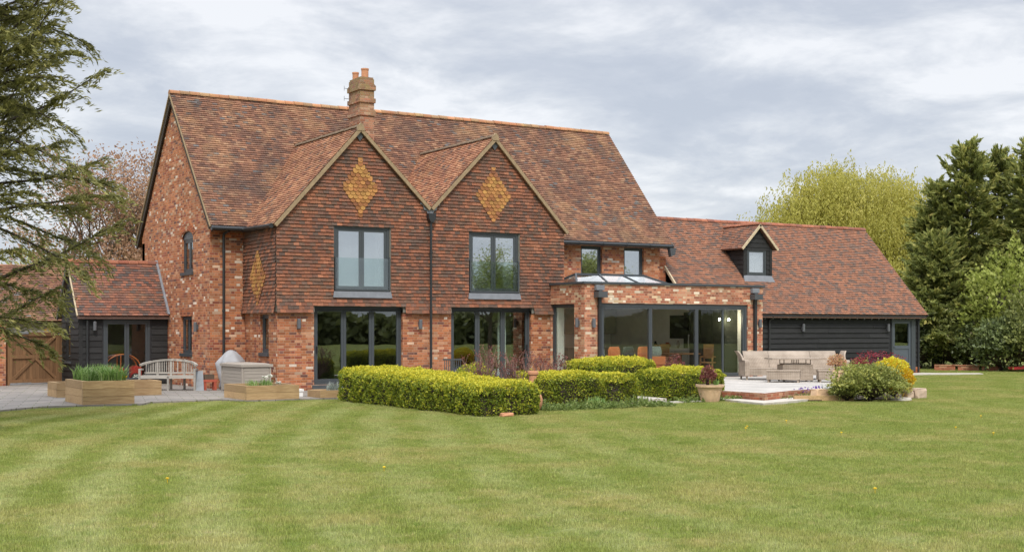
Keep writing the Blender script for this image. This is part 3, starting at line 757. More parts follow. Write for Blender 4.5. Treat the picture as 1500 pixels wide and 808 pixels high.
for ap, ft in ((A1, (13.50, 4.66)), (A1, (VX, VZ-.02)), (A2, (VX, VZ-.02)), (A2, (23.38, 4.80))):
    F_, A_, nn = bay_roof(ap, ft, 'bay_roof')
    mbv = MB(); mbv.bar(F_+V(0, 34.705, 0)-nn*.055, A_+V(0, 34.705, 0)-nn*.055, .06, .10, up=nn)
    mbv.build('verge', MB_['mortar'], house)
for (p, q) in ((( 12.475, 37.06, 4.70), (12.475, 41.0, 9.12)), ((12.475, 44.86, 4.56), (12.475, 41, 9.12)), ((29.425, 37.06, 4.7), (29.425, 41, 9.12))):
    mb = MB(); mb.bar(p, q, .05, .05); mb.build('verge', MB_['mortar'], house)
mb = MB(); mb.bar((12.515, 37.2, 4.70), (12.515, 41, 8.99), .05, .18); mb.build('bargeboard', MB_['bark_dark'], house); mb = MB(); mb.bar((12.515, 44.8, 4.5), (12.515, 41, 8.96), .05, .18); mb.build('bargeboard', MB_['bark_dark'], house)  # dark brown bars stand in for the shadow under the gable verge
mb = MB(); ridge(mb, (A1[0], 34.75, A1[1]+.005), (A1[0], 39.5, A1[1]+.005), .09, .32); mb.build('ridge_tiles', MB_['mortar_dark'], house); mb = MB(); ridge(mb, (A2[0], 34.75, A2[1]+.005), (A2[0], 39.55, A2[1]+.005), .09, .32)
mb.build('ridge_tiles', MB_['mortar_dark'], house)

for A_ in (A1, A2):
    mb = MB(); mb.prism([(A_[0]+dx, 34.775, A_[1]+dz) for dx, dz in ((-.11, -.13), (.11, -.13), (.085, .03), (0, .10), (-.085, .03))], (0, -.115, 0)); mb.build('verge_cap', MB_['mortar'], house)
    mb = MB(); mb.prism([(A_[0]+dx, 34.765, A_[1]+dz) for dx, dz in ((0, -.10), (.13, -.25), (0, -.42), (-.13, -.25))], (0, -.02, 0)); mb.build('apex_slate', MB_['hopper'], house)
# valley lead, gutters, pipes
mb = MB(); y = 34.78
mb.prism([(VX+dx, y, VZ+dz) for dx, dz in ((-.30, .22), (-.20, .10), (-.05, -.04), (.05, -.04), (.20, .10), (.30, .22), (.33, .08), (.24, .05), (.21, -.08), (.12, -.10), (.09, -.2), (-.09, -.2), (-.12, -.10), (-.21, -.08), (-.24, .05), (-.33, .08))], (0, -.03, 0))
mb.build('valley_lead', MB_['lead'], house)
mb = MB(); mb.prism([(VX+dx, 34.62, 5.17+dz) for dx, dz in ((-.13, 0), (.13, 0), (.11, -.16), (.04, -.26), (-.04, -.26), (-.11, -.16))], (0, .15, 0)); mb.build('rain_hopper', MB_['pipe'], house)
downpipe(house, VX, 34.71, 0.02, 4.98)
downpipe(house, 12.97, 37.34, .02, 4.42, top=[(12.97, 37.32, 4.52), (13.03, 37.04, 4.60)])
half_gutter(house, (12.5, 36.98, 4.66), (13.52, 36.98, 4.66), .062)
half_gutter(house, (13.44, 34.78, 4.62), (13.44, 37.0, 4.64), .062)
half_gutter(house, (23.3, 36.98, 4.66), (29.35, 36.98, 4.66), .062)
mb = MB(); mb.prism([(29.30+dx, 36.9, 4.60+dz) for dx, dz in ((-.12, 0), (.16, .02), (.12, -.22), (-.06, -.3))], (0, .16, 0)); mb.build('rain_hopper', MB_['hopper'], house)
mb = MB(); FM.box(mb, 23.3, 29.1, 4.60, 4.72, .004, .30); mb.build('soffit_board', MB_['black'], house); mb = MB(); FM.box(mb, XG, XB, 4.62, 4.72, .09, .34); mb.build('soffit_board', MB_['black'], house); mb = MB(); mb.box(13.46, 13.60, 34.85, 37.1, 4.58, 4.66); mb.build('soffit_board', MB_['black'], house)

# chimney
ch = MB(); CX0, CX1, CY0, CY1 = 17.94, 18.43, 38.6, 39.48
ch.box(CX0, CX1, CY0, CY1, 6.2, 9.78)
for z0, z1, d in ((8.60, 8.76, .04), (8.76, 8.80, .02), (9.02, 9.16, .04), (9.42, 9.58, .045), (9.58, 9.62, .02)):
    ch.box(CX0-d, CX1+d, CY0-d, CY1+d, z0, z1)
ch.box(CX0+.02, CX1-.02, CY0+.02, CY1-.02, 9.78, 9.84)
cho = ch.build('chimney', MB_['brick_chimney'], house)
for (x, y, z1, r) in ((18.22, 38.85, 10.15, .115), (18.06, 39.22, 10.07, .10)):
    p = MB(); p.lathe((x, y, 0), [(r, 9.82), (r, z1-.05), (r*1.12, z1-.05), (r*1.12, z1), (r*.82, z1), (r*.8, 9.9)], 18); p.build('chimney_pot', MB_['terracotta'], cho, smooth=False)
mb = MB()
for z in (9.2, 9.53): mb = MB(); mb.tube([(CX0-.04, 39.3, z), (CX0-.22, 39.36, z+.02)], .008, 5); mb.tube([(CX0-.22, 39.36, z+.1), (CX0-.22, 39.36, z-.06)], .006, 5); mb.build('iron_bracket', MB_['black'], cho)

# windows and doors of the house
for W, cl in ((W1, 0), (W2, 1)):
    w_ = window(house, front(YF-.035), W[0]+.01, W[1]-.01, W[2]+.06, W[3]-.01, 2, fw=.07, sw=.075, inset=.03, glass='glass_sky')
    s = MB(); F = front(YF-.035); F.box(s, W[0]+.06, W[1]-.06, W[2]+.10, W[2]+1.02, .02, .036); s.build('glass_guard', MB_['glass_guard'], w_)
    s = MB(); F.box(s, W[0]+.012, W[0]+.05, W[2]+.08, W[2]+1.05, -.02, .05); F.box(s, W[1]-.05, W[1]-.012, W[2]+.08, W[2]+1.05, -.02, .05); F.box(s, W[0]+.05, W[1]-.05, W[2]+.07, W[2]+.12, -.02, .05); s.build('guard_rail', MB_['frame'], w_)
    s = MB(); s.hexa([F.p(W[0]-.05, W[2]-.13, .045), F.p(W[1]+.05, W[2]-.13, .045), F.p(W[1]+.05, W[2]-.13, .075), F.p(W[0]-.05, W[2]-.13, .075),
                      F.p(W[0]-.02, W[2]+.055, -.06), F.p(W[1]+.02, W[2]+.055, -.06), F.p(W[1]+.02, W[2]+.05, .05), F.p(W[0]-.02, W[2]+.05, .05)]); s.build('lead_sill', MB_['lead'], w_)
for D in (D1, D2):
    d_ = window(house, front(YF), D[0]+.01, D[1]-.01, D[2], D[3]-.005, 3, 'bifold_door', 'door_leaf', 'glass_dark', fw=.06, sw=.075, inset=.09, dep=.08, base=.08)
    F = front(YF)
    s = MB(); F.box(s, D[0]+.1, D[0]+.135, 1.05, 1.25, -.09, -.045) if D is D1 else F.box(s, D[1]-.14, D[1]-.105, 1.05, 1.25, -.09, -.045); s.build('handle', MB_['black'], d_)
    s = MB(); F.box(s, D[0]-.06, D[1]+.06, .02, .145, -.2, .06); s.build('threshold', MB_['hopper'], d_)
for U in (U1, U2): window(house, FM, U[0], U[1], U[2], U[3], 1, inset=.09, glass='glass_sky')
window(house, FG, GL[0], GL[1], GL[2]+.05, GL[3], 2, inset=.07)
s = MB(); FG.box(s, GL[0]-.03, GL[1]+.03, GL[2]-.04, GL[2]+.05, -.1, .05); s.build('window_sill', MB_['frame'], house)
w_ = window(house, FG, GU[0], GU[1], GU[2]+.05, GU[3]-.24, 2, inset=.07)
s = MB(); P = [FG.p(am+(R)*math.cos(t), GU[3]-.24+.24*math.sin(t), -.05) for t in [PI*j/12 for j in range(13)]]; s.prism(P, FG.w*-.03); s.build('arched_head', MB_['hopper'], w_)
s = MB()
for sgn in (-1, 1):
    P = [(am+sgn*R, GU[3]+.01), (am+sgn*R, GU[3]-.25)]+[(am+sgn*R*math.cos(t), GU[3]-.24+.24*math.sin(t)) for t in [PI/2*j/8 for j in range(0, 9)]]+[(am, GU[3]+.01)]
    s.prism([FG.p(a, z, -.002) for a, z in P], FG.w*-.03)
s.build('brick_spandrel', MB_['brick'], w_)
s = MB(); FG.box(s, GU[0]-.03, GU[1]+.03, GU[2]-.04, GU[2]+.05, -.1, .05); s.build('window_sill', MB_['frame'], w_)
w_ = window(house, FS, BS[0], BS[1], BS[2]+.08, BS[3], 1, inset=.08)
s = MB(); FS.box(s, BS[0]-.02, BS[1]+.02, BS[2]-.02, BS[2]+.08, -.1, .05); s.build('window_sill', MB_['frame'], w_)
# rooms behind the glass
mb = MB()
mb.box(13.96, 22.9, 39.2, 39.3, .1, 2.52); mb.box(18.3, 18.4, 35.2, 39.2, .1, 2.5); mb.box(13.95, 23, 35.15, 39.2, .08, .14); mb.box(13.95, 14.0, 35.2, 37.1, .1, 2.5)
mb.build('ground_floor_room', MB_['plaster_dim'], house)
mb = MB(); mb.box(13.96, 22.88, 35.16, 37.7, 2.46, 2.66); mb.box(12.9, 28.8, 37.73, 43.9, 2.76, 2.9) ; mb.build('floor_slab', MB_['ceiling'], house)
mb = MB(); mb.box(13.9, 22.9, 38.3, 38.4, 2.92, 4.8); mb.box(13.9, 22.9, 37.0, 37.1, 2.68, 4.7); mb.box(18.38, 18.48, 35.2, 38.3, 2.7, 5.0); mb.box(23.3, 28.9, 39.3, 39.4, 2.7, 5.0); mb.box(13.9, 22.9, 35.2, 38.3, 4.74, 4.78); mb.box(23.3, 28.8, 37.75, 39.3, 4.74, 4.78)
mb.build('upper_floor_room', MB_['plaster'], house)
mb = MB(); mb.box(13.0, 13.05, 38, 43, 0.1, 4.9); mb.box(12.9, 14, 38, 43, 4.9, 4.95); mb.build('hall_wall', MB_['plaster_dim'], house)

# ------------------------------------------------------------------ the orangery
YO, XO, XOR = 32.92, 22.745, 29.917
orang = thing('orangery', (26.3, 34.5, .18), 'flat roofed reclaimed brick orangery with glass lantern and wide sliding glass doors', 'extension')
OD = (23.35, 29.28, .18, 2.53); OW = (33.47, 34.80, .18, 2.51)
mb = MB(); FO = front(YO); FOL = left(XO)
wall(mb, FO, XO, XOR, 0, 3.11, [OD], .34)
wall(mb, FOL, YO+.34, YF-.045, 0, 3.11, [OW], .34)
wall(mb, left(XOR-.34), YO+.34, 36.2, 0, 3.11, [], .34)
mb.build('brick_wall', MB_['brick_orangery'], orang)
mb = MB(); mb.box(XO-.06, XOR+.06, YO-.06, YO+.40, 3.112, 3.18); mb.box(XO-.06, XO+.40, YO+.40, YF-.05, 3.112, 3.18); mb.box(XOR-.4, XOR+.06, YO+.4, 36.9, 3.112, 3.18)
mb.build('parapet_coping', MB_['frame'], orang)
LH = (23.62, 27.42, 34.52, 36.12)
def holed(mb, x0, x1, y0, y1, z0, z1):
    mb.box(x0, LH[0], y0, y1, z0, z1); mb.box(LH[1], x1, y0, y1, z0, z1); mb.box(LH[0], LH[1], y0, LH[2], z0, z1); mb.box(LH[0], LH[1], LH[3], y1, z0, z1)
mb = MB(); holed(mb, XO+.34, XOR-.34, YO+.34, 37.4, 2.86, 2.98); mb.build('flat_roof', MB_['lead'], orang)
mb = MB(); holed(mb, XO+.35, XOR-.35, YO+.35, 41.5, 2.70, 2.74); mb.build('ceiling', MB_['ceiling'], orang)
# lantern
lx0, lx1, ly0, ly1, lz0, lz1 = 23.45, 27.6, 34.35, 36.3, 3.10, 3.52
ra, rb = V(lx0+.62, 35.32, lz1), V(lx1-.8, 35.32, lz1)
c = [V(lx0, ly0, lz0), V(lx1, ly0, lz0), V(lx1, ly1, lz0), V(lx0, ly1, lz0)]
gl = MB(); fr = MB()
for P in ([c[0], c[1], rb, ra], [c[2], c[3], ra, rb], [c[3], c[0], ra], [c[1], c[2], rb]): gl.face(P)
for a, b in ((c[0], c[1]), (c[1], c[2]), (c[2], c[3]), (c[3], c[0])): fr.bar(a+V(0, 0, -.06), b+V(0, 0, -.06), .09, .13)
for a, b in ((c[0], ra), (c[3], ra), (c[1], rb), (c[2], rb), (ra, rb)): fr.bar(a, b, .06, .06)
for t in (.33, .67):
    fr.bar(c[0].lerp(c[1], t), ra.lerp(rb, t), .045, .05); fr.bar(c[3].lerp(c[2], t), ra.lerp(rb, t), .045, .05)
for q_ in ((lx0-.05, LH[0], ly0-.05, ly1+.05), (LH[1], lx1+.05, ly0-.05, ly1+.05), (LH[0], LH[1], ly0-.05, LH[2]), (LH[0], LH[1], LH[3], ly1+.05)): fr.box(*q_, 2.982, 3.03)
lf = fr.build('roof_lantern', MB_['frame'], orang); gl.build('lantern_glass', MB_['glass_roof'], lf)
d_ = window(orang, FO, OD[0]+.005, OD[1]-.005, OD[2]+.004, OD[3]-.005, 3, 'sliding_door', 'door_leaf', 'glass_room', fw=.10, sw=.055, inset=.05, dep=.12, base=.06, widths=[.325, .325, .35])
s = MB(); FO.box(s, 28.25, 28.31, .3, 2.4, -.13, -.08); s.build('meeting_stile', MB_['frame'], d_)
window(orang, FOL, OW[0], OW[1]-.02, OW[2]+.004, OW[3], 1, 'side_window', 'sash', 'glass_room', inset=.08)
for x in (23.26, 29.53):
    s = MB(); FO.box(s, x-.15, x+.15, 2.92, 3.08, .004, .12); ho = s.build('parapet_outlet', MB_['lead'], orang)
    s = MB(); FO.box(s, x-.17, x+.17, 2.70, 2.88, .004, .26); FO.box(s, x-.06, x+.06, 2.88, 2.93, .02, .14); s.build('rain_hopper', MB_['hopper'], orang)
    downpipe(orang, x, YO-.07, .19, 2.70, .045, sq=True)
mb = MB(); mb.box(XO+.35, XOR-.35, YO+.36, 41.5, .10, .165); mb.build('floor', MB_['floor'], orang)
mb = MB(); mb.box(22.9, 29.55, 41.0, 41.1, .16, 2.72); mb.box(XO+.36, 22.9+.3, 37.45, 41, .16, 2.72); mb.box(29.56, 29.6, 37.4, 41, .16, 2.7)
mb.build('kitchen_wall', MB_['plaster'], orang)
mb = MB(); FO.box(mb, XO+.345, OD[0], .17, 2.7, -.36, -.35); FO.box(mb, OD[0], OD[1], 2.53, 2.7, -.36, -.35); FO.box(mb, OD[1], XOR-.35, .17, 2.7, -.36, -.35); mb.box(XOR-.36, XOR-.35, YO+.36, 37.4, .17, 2.7); mb.box(XO+.345, XO+.355, OW[1], 37.4, .17, 2.7); mb.box(XO+.345, XO+.355, YO+.35, OW[0], .17, 2.7)
FOL.box(mb, 34.65, 34.82, .19, 2.5, -.42, -.17); mb.build('inner_plaster', MB_['plaster'], orang)

# ------------------------------------------------------------------ the weatherboarded wing
wing = thing('boarded_wing', (35.4, 38.5, 0), 'long single storey wing of black weatherboard under a clay tiled roof', 'outbuilding')
YW, XW0, XW1 = 36.3, 29.47, 41.28
WD = (39.67, 40.87, .08, 2.15)
FW = front(YW)
mb = MB(); wall(mb, FW, XW0, XW1, 0.0, 2.32, [WD], .2)
mb.box(XW1-.2, XW1, YW+.2, 42.4, 0, 2.3); mb.box(XW0, XW1, 42.2, 42.4, 0, 2.3)
mb.prism([(XW1-.2, YW, 2.32), (XW1-.2, 42.42, 2.32), (XW1-.2, 39.36, 5.75)], (.2, 0, 0))
mb.build('wall', MB_['black'], wing)
mb = MB(); boards(mb, FW, XW0, XW1, .26, 2.32, [(WD[0]-.12, WD[1]+.14, 0, 3)], .19, .045); mb.build('weatherboard', MB_['black_board'], wing)
mb = MB(); FW.box(mb, 38.7, WD[0]-.01, 0, .24, .003, .03); FW.box(mb, WD[1]+.01, XW1, 0, .24, .003, .03); FW.box(mb, 30, 38.7, 0, .24, .003, .03); mb.build('brick_plinth', MB_['brick_red'], wing)
mb = MB(); mb.box(29.125, 29.495, 37.55, 37.7, 2.8, 4.35); mb.build('brick_end_wall', MB_['brick_red'], wing)
mb = MB(); SW = (5.93-2.33)/3.36
mb.prism([(29.5, 36.02, 2.27), (29.5, 39.36, 5.85), (29.5, 42.7, 2.27), (29.5, 42.7, 2.15), (29.5, 39.36, 5.73), (29.5, 36.02, 2.15)], (11.87, 0, 0), .55)
tiles(mb, (0, 35.98, 2.29), (1, 0, 0), (0, 3.36, 3.6), 49, lambda v: [(29.5, 41.4)])
tiles(mb, (0, 42.74, 2.29), (-1, 0, 0), (0, -3.36, 3.6), 49, lambda v: [(-41.4, -29.36)])
mb.build('roof', MB_['tile_wing'], wing)
mb = MB(); ridge(mb, (29.6, 39.36, 5.87), (41.42, 39.36, 5.87), .11, .33); mb.build('ridge_tiles', MB_['ridge_dark'], wing)
mb = MB(); mb.bar((29.47, 35.98, 2.27), (29.47, 38.4, 4.86), .06, .08); mb.build('verge', MB_['mortar_pale'], wing)
mb = MB(); mb.bar((41.40, 35.98, 2.22), (41.40, 39.36, 5.82), .03, .12); mb.build('bargeboard', MB_['black'], wing); mb = MB(); mb.bar((41.4, 42.7, 2.22), (41.4, 39.36, 5.82), .03, .12); mb.build('bargeboard', MB_['black'], wing); mb = MB(); FW.box(mb, XW0, 41.36, 2.20, 2.26, .01, .30); mb.build('soffit_board', MB_['black'], wing)
for i in range(22): x = 32.9+i*.39; mb = MB(); mb.bar((x, 36.05, 2.12), (x, 36.24, 2.30), .05, .10); mb.build('rafter_foot', MB_['hopper'], wing)
downpipe(wing, 33.25, 36.22, .19, 2.0, top=[(33.25, 36.22, 2.05), (33.25, 36.03, 2.2)])
downpipe(wing, 41.15, 36.22, .02, 2.0, top=[(41.15, 36.22, 2.05), (41.15, 36.03, 2.2)])
s = MB(); 
for a0, a1, z0, z1 in ((WD[0], WD[0]+.09, WD[2], WD[3]), (WD[1]-.09, WD[1], WD[2], WD[3]), (WD[0]+.09, WD[1]-.09, WD[3]-.09, WD[3]), (WD[1]+.003, WD[1]+.14, .05, 2.2)): FW.box(s, a0, a1, z0, z1, -.06, .05)
dr = s.build('back_door', MB_['frame'], wing)
s = MB(); a0, a1 = WD[0]+.093, WD[1]-.093
for b0, b1, z0, z1 in ((a0, a0+.11, .09, 2.05), (a1-.11, a1, .09, 2.05), (a0+.11, a1-.11, 1.95, 2.05), (a0+.11, a1-.11, .95, 1.08), (a0+.11, a1-.11, .09, .24)): FW.box(s, b0, b1, z0, z1, -.05, .01)
FW.box(s, a0+.11, a1-.11, .24, .95, -.04, -.012); FW.box(s, a0+.04, a0+.13, 1.02, 1.05, .01, .05)
do = s.build('door_leaf', plain('slate_blue_paint', (.075, .09, .105), .5, .05), dr)
s = MB(); FW.box(s, a0+.11, a1-.11, 1.08, 1.95, -.03, -.022); s.build('pane', MB_['glass_dark'], do)
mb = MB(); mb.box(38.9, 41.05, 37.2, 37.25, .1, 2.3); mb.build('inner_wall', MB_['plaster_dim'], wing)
# dormer
YD = 37.21; DX0, DX1, DXA, DZE, DZA = 32.87, 34.24, 33.56, 4.74, 5.62
FD = front(YD)
mb = MB(); DW = (33.05, 33.97, 3.74, 4.70)
wall(mb, FD, DX0, DX1, 3.55, DZE, [DW], .12)
mb.prism([FD.p(DX0, DZE), FD.p(DX1, DZE), FD.p(DXA, DZA-.08)], (0, .12, 0))
for x in (DX0, DX1-.1):
    mb.prism([(x, YD+.12, 3.5), (x, 38.3, 4.72), (x, YD+.12, 4.72)], (.1, 0, 0))
dm = mb.build('dormer', MB_['black'], wing)
mb = MB()
boards(mb, FD, DX0, DX1, 3.62, DZE+.02, [(DW[0]-.02, DW[1]+.02, 3, DW[3]+.02)], .175, .024)
sl = (DZA-.06-DZE)/(DXA-DX0+.02)
boards(mb, FD, DX0, DX1, DZE+.03, DZA-.1, [], .175, .024, afn=lambda z: (DXA-(DZA-.09-z)/sl+.03, DXA+(DZA-.09-z)/sl-.03))
FDL = left(DX0)
boards(mb, FDL, YD, 38.2, 3.62, 4.7, [], .175, .024, afn=lambda z: (YD, YD+max(0, (z+.06-(2.29+SW*(YD-35.98))))/SW))
FD.box(mb, DX0-.02, DX0+.09, 3.6, DZE, .0, .034); FD.box(mb, DX1-.09, DX1+.02, 3.6, DZE, .0, .034)
mb.build('weatherboard', MB_['black_board'], dm)
mb = MB(); mv = MB()
for sg in (-1, 1):
    Ft = V(DXA+sg*.91, 0, DZE-.02); A_ = V(DXA, 0, DZA+.02); d = (A_-Ft).normalized(); n = int((A_-Ft).length/.1)+1; nn = V(sg*d.z, 0, -sg*d.x); nn = nn if nn.z > 0 else -nn
    yend = lambda v: 35.98+(Ft.z+d.z*v-2.29)/SW+.14
    if sg < 0: tiles(mb, Ft, (0, -1, 0), d, n, lambda v: [(-yend(v), -(YD-.16))])
    else: tiles(mb, Ft, (0, 1, 0), d, n, lambda v: [(YD-.16, yend(v))])
    mb.prism([Ft-nn*.01+V(0, YD-.15, 0), A_-nn*.01+V(0, YD-.15, 0), A_-nn*.01+V(0, 39.1, 0), Ft-nn*.01+V(0, 38.3, 0)], -nn*.05, .6)
    mv.bar(Ft+V(0, YD-.165, 0)-nn*.035, A_+V(0, YD-.165, 0)-nn*.035, .04, .09, up=nn)
mb.build('dormer_roof', MB_['tile_wing'], dm); mv.build('verge', MB_['mortar_pale'], dm)
mb = MB(); ridge(mb, (DXA, YD-.17, DZA+.03), (DXA, 39.1, DZA+.03), .09, .33); mb.build('ridge_tiles', MB_['ridge_dark'], dm)
w_ = window(wing, FD, DW[0], DW[1], DW[2], DW[3], 1, inset=-.01, dep=.06, glass='glass_sky')
s = MB(); s.hexa([FD.p(DX0-.05, 3.44, .12), FD.p(DX1+.12, 3.44, .12), FD.p(DX1+.12, 3.44, .15), FD.p(DX0-.05, 3.44, .15), FD.p(DX0, 3.74, -.02), FD.p(DX1, 3.74, -.02), FD.p(DX1, 3.72, .04), FD.p(DX0, 3.72, .04)]); s.build('lead_apron', MB_['lead'], dm)

# ------------------------------------------------------------------ the small annexe on the left
annx = thing('boarded_annexe', (11.2, 42.6, 0), 'small black boarded annexe with glazed doors, joined to the brick gable end', 'outbuilding')
YA, XA0 = 41.52, 9.82; FA = front(YA); FAL = left(XA0)
AD = (10.56, 12.0, .08, 2.02); AW = (42.55, 43.15, .72, 1.95)
mb = MB(); wall(mb, FA, XA0, 12.57, 0, 2.18, [AD], .18); wall(mb, FAL, YA+.18, 43.75, 0, 2.18, [AW], .18)
mb.prism([(XA0, YA, 2.18), (XA0, 43.75, 2.18), (XA0, 42.65, 3.75)], (.18, 0, 0)); mb.box(XA0, 12.57, 43.6, 43.75, 0, 2.18)
mb.build('wall', MB_['black'], annx)
mb = MB(); boards(mb, FA, XA0, 12.56, .05, 2.18, [(AD[0]-.05, AD[1]+.05, 0, AD[3]+.05)]); boards(mb, FAL, YA, 43.75, .05, 2.25, [(AW[0]-.04, AW[1]+.04, AW[2]-.05, AW[3]+.04)])
sA = 1.57/1.115
boards(mb, FAL, YA, 43.75, 2.3, 3.6, [], afn=lambda z: (42.65-(3.72-z)/sA, 42.65+(3.72-z)/sA))
FA.box(mb, XA0-.01, XA0+.1, 0.02, 2.18, .0, .036)
mb.build('weatherboard', MB_['black_board'], annx)
SA = (3.90-2.2)/1.32
mb = MB(); mb.prism([(9.72, 41.32, 2.14), (9.72, 42.65, 3.83), (9.72, 43.98, 2.14), (9.72, 43.98, 2.05), (9.72, 42.65, 3.73), (9.72, 41.32, 2.05)], (2.85, 0, 0), .5)
tiles(mb, (0, 41.28, 2.15), (1, 0, 0), (0, 1.32, 1.7), 22, lambda v: [(9.74, 12.55)]); tiles(mb, (0, 44.02, 2.15), (-1, 0, 0), (0, -1.32, 1.7), 22, lambda v: [(-12.55, -9.74)])
mb.build('roof', MB_['tile_annexe'], annx)
mb = MB(); ridge(mb, (9.72, 42.65, 3.85), (12.56, 42.65, 3.85), .11, .33); mb.build('ridge_tiles', MB_['ridge_dark'], annx)
mb = MB(); mb.bar((9.71, 41.29, 2.14), (9.71, 42.65, 3.86), .035, .06); mb.build('verge', MB_['mortar_pale'], annx)
mb = MB(); mb.bar((9.71, 43.98, 2.07), (9.71, 42.65, 3.78), .04, .14); mb.build('bargeboard', MB_['hopper'], annx)
mb = MB(); mb.bar((12.54, 41.28, 2.2), (12.54, 42.65, 3.95), .07, .06); mb.build('lead_flashing', MB_['lead'], annx)
d_ = window(annx, FA, AD[0], AD[1], AD[2], AD[3], 2, 'glazed_door', 'door_leaf', 'glass_room', fw=.06, sw=.07, inset=-.01, dep=.07)
w_ = window(annx, FAL, AW[0], AW[1], AW[2], AW[3], 1, inset=-.01, dep=.07, m='black_board')
s = MB(); FAL.box(s, AW[0]-.06, AW[1]+.06, AW[2]-.07, AW[2]-.002, .0, .07); s.build('window_sill', MB_['hopper'], w_)
downpipe(annx, 10.05, 41.42, .02, 2.0)
mb = MB(); mb.box(10.02, 12.55, 43.5, 43.58, .05, 2.1); mb.box(10, 12.55, 41.75, 43.5, .02, .06); mb.build('inner_wall', MB_['plaster_dim'], annx)

# wall lamps
def wall_lamp(F, a, z, label, off=.0):
    t = thing('wall_lamp', F.p(a, z, off), label, 'wall lamp', 'grey wall lamps on the buildings')
    b = MB(); F.box(b, a-.035, a+.035, z-.07, z+.07, off+.001, off+.03); b.build('bracket', MB_['lamp_grey'], t)
    b = MB(); c = F.p(a, 0, off+.085); b.lathe((c.x, c.y, 0), [(.05, z-.14), (.055, z-.13), (.055, z+.13), (.05, z+.14), (.03, z+.125)], 16); b.build('lamp_body', MB_['lamp_grey'], t, smooth=False)
for F, a, z, lb, of in ((FB, 14.27, 1.89, 'grey wall lamp on brick left of the first bifold doors', 0), (FB, 18.12, 1.88, 'grey wall lamp on brick beside the middle downpipe', 0),
    (FOL, 33.2, 1.93, 'grey wall lamp on the orangery return beside its side window', 0), (FO, 23.04, 1.92, 'grey wall lamp left of the orangery corner downpipe', 0),
    (FO, 29.74, 1.92, 'grey wall lamp at the right end of the orangery front', 0), (FW, 34.92, 1.78, 'grey wall lamp on black boards behind the rattan sofa', .025),
    (FW, 39.42, 1.78, 'grey wall lamp on black boards beside the half glazed door', .025), (FG, 38.5, 1.80, 'grey wall lamp on brick gable end above the bench', 0),
    (FA, 10.27, 1.83, 'grey wall lamp on black boards left of the annexe doors', .025)):
    wall_lamp(F, a, z, lb, of)

# ------------------------------------------------------------------ plants
def hedge(name, label, cx, cy, lx, ly, rz, ztop, seed, z0=-.05, dens=3000, group='clipped golden hedges', lf='hedge', cat='hedge', size=.043, rough=.05, goldtop=True):
    rg = np.random.default_rng(seed); hx, hy = lx/2, ly/2; c, s = math.cos(rz), math.sin(rz)
    zt = (lambda x, y: ztop) if not callable(ztop) else ztop
    P = []; Nn = []; top = []
    hm = ztop if not callable(ztop) else zt(0, 0)
    n = int(lx*ly*dens*1.15); x = rg.uniform(-hx, hx, n); y = rg.uniform(-hy, hy, n)
    ed = np.minimum(hx-np.abs(x), hy-np.abs(y)); drop = .15*np.clip(1-ed/.26, 0, 1)**2
    z = np.array([zt(a, b) for a, b in zip(x, y)])-drop
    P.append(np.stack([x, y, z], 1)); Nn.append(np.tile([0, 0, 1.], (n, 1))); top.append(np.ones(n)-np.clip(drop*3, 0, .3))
    for ax, sg, Ln in ((0, -1, ly), (0, 1, ly), (1, -1, lx), (1, 1, lx)):
        n = int(Ln*(hm-z0)*dens); a = rg.uniform(-Ln/2, Ln/2, n); f = rg.uniform(0, 1, n)**.9
        half = hx if ax == 0 else hy
        ins = .15*(np.clip(f-.72, 0, 1)/.28)**2+.07*np.clip(.12-f, 0, 1)/.12+.12*np.clip(1-(Ln/2-np.abs(a))/.15, 0, 1)**2
        q = sg*(half-ins)
        X, Y = (q, a) if ax == 0 else (a, q)
        zz = z0+f*(np.array([zt(i, j) for i, j in zip(X, Y)])-z0)
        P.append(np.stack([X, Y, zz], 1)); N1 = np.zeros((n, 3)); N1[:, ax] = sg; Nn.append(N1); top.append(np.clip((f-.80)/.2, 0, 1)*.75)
    P = np.concatenate(P); Nn = np.concatenate(Nn); top = np.concatenate(top)
    bc = lump(P*np.array([1, 1, .22]), 3, 4.2, seed+5); kp = (bc > -.42) | (rg.random(len(P)) < .45) | (top > .5)
    P, Nn, top, bc = P[kp], Nn[kp], top[kp], bc[kp]
    b = lump(P, 4, 5.5, seed); b2 = lump(P, 3, 16., seed+1); b3 = lump(P, 2, 1.6, seed+2)
    P = P+Nn*(bc*.055*(1-.5*top))[:, None]
    P = P+Nn*(b*rough+b2*rough*.6+b3*rough*.9+rg.normal(0, .018, len(P)))[:, None]
    A = Nn*.7+rdir(len(P), rg)+np.array([0, 0, .55]); S = rdir(len(P), rg)
    val = np.where(rg.random(len(P)) < .3, .58, .36)+rg.normal(0, .12, len(P))+b*.10+b2*.06
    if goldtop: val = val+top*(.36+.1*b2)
    sz = rg.uniform(.7, 1.35, len(P))*size
    Q = P.copy(); Q[:, 0] = cx+P[:, 0]*c-P[:, 1]*s; Q[:, 1] = cy+P[:, 0]*s+P[:, 1]*c
    rot = lambda M: np.stack([M[:, 0]*c-M[:, 1]*s, M[:, 0]*s+M[:, 1]*c, M[:, 2]], 1)
    t = thing(name, (cx, cy, z0), label, cat, group)
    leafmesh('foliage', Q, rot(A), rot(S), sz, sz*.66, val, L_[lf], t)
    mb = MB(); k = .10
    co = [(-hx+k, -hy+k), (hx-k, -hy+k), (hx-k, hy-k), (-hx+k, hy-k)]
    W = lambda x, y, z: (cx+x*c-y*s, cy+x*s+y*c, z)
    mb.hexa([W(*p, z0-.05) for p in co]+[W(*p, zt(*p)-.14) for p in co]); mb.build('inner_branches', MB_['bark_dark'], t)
    return t

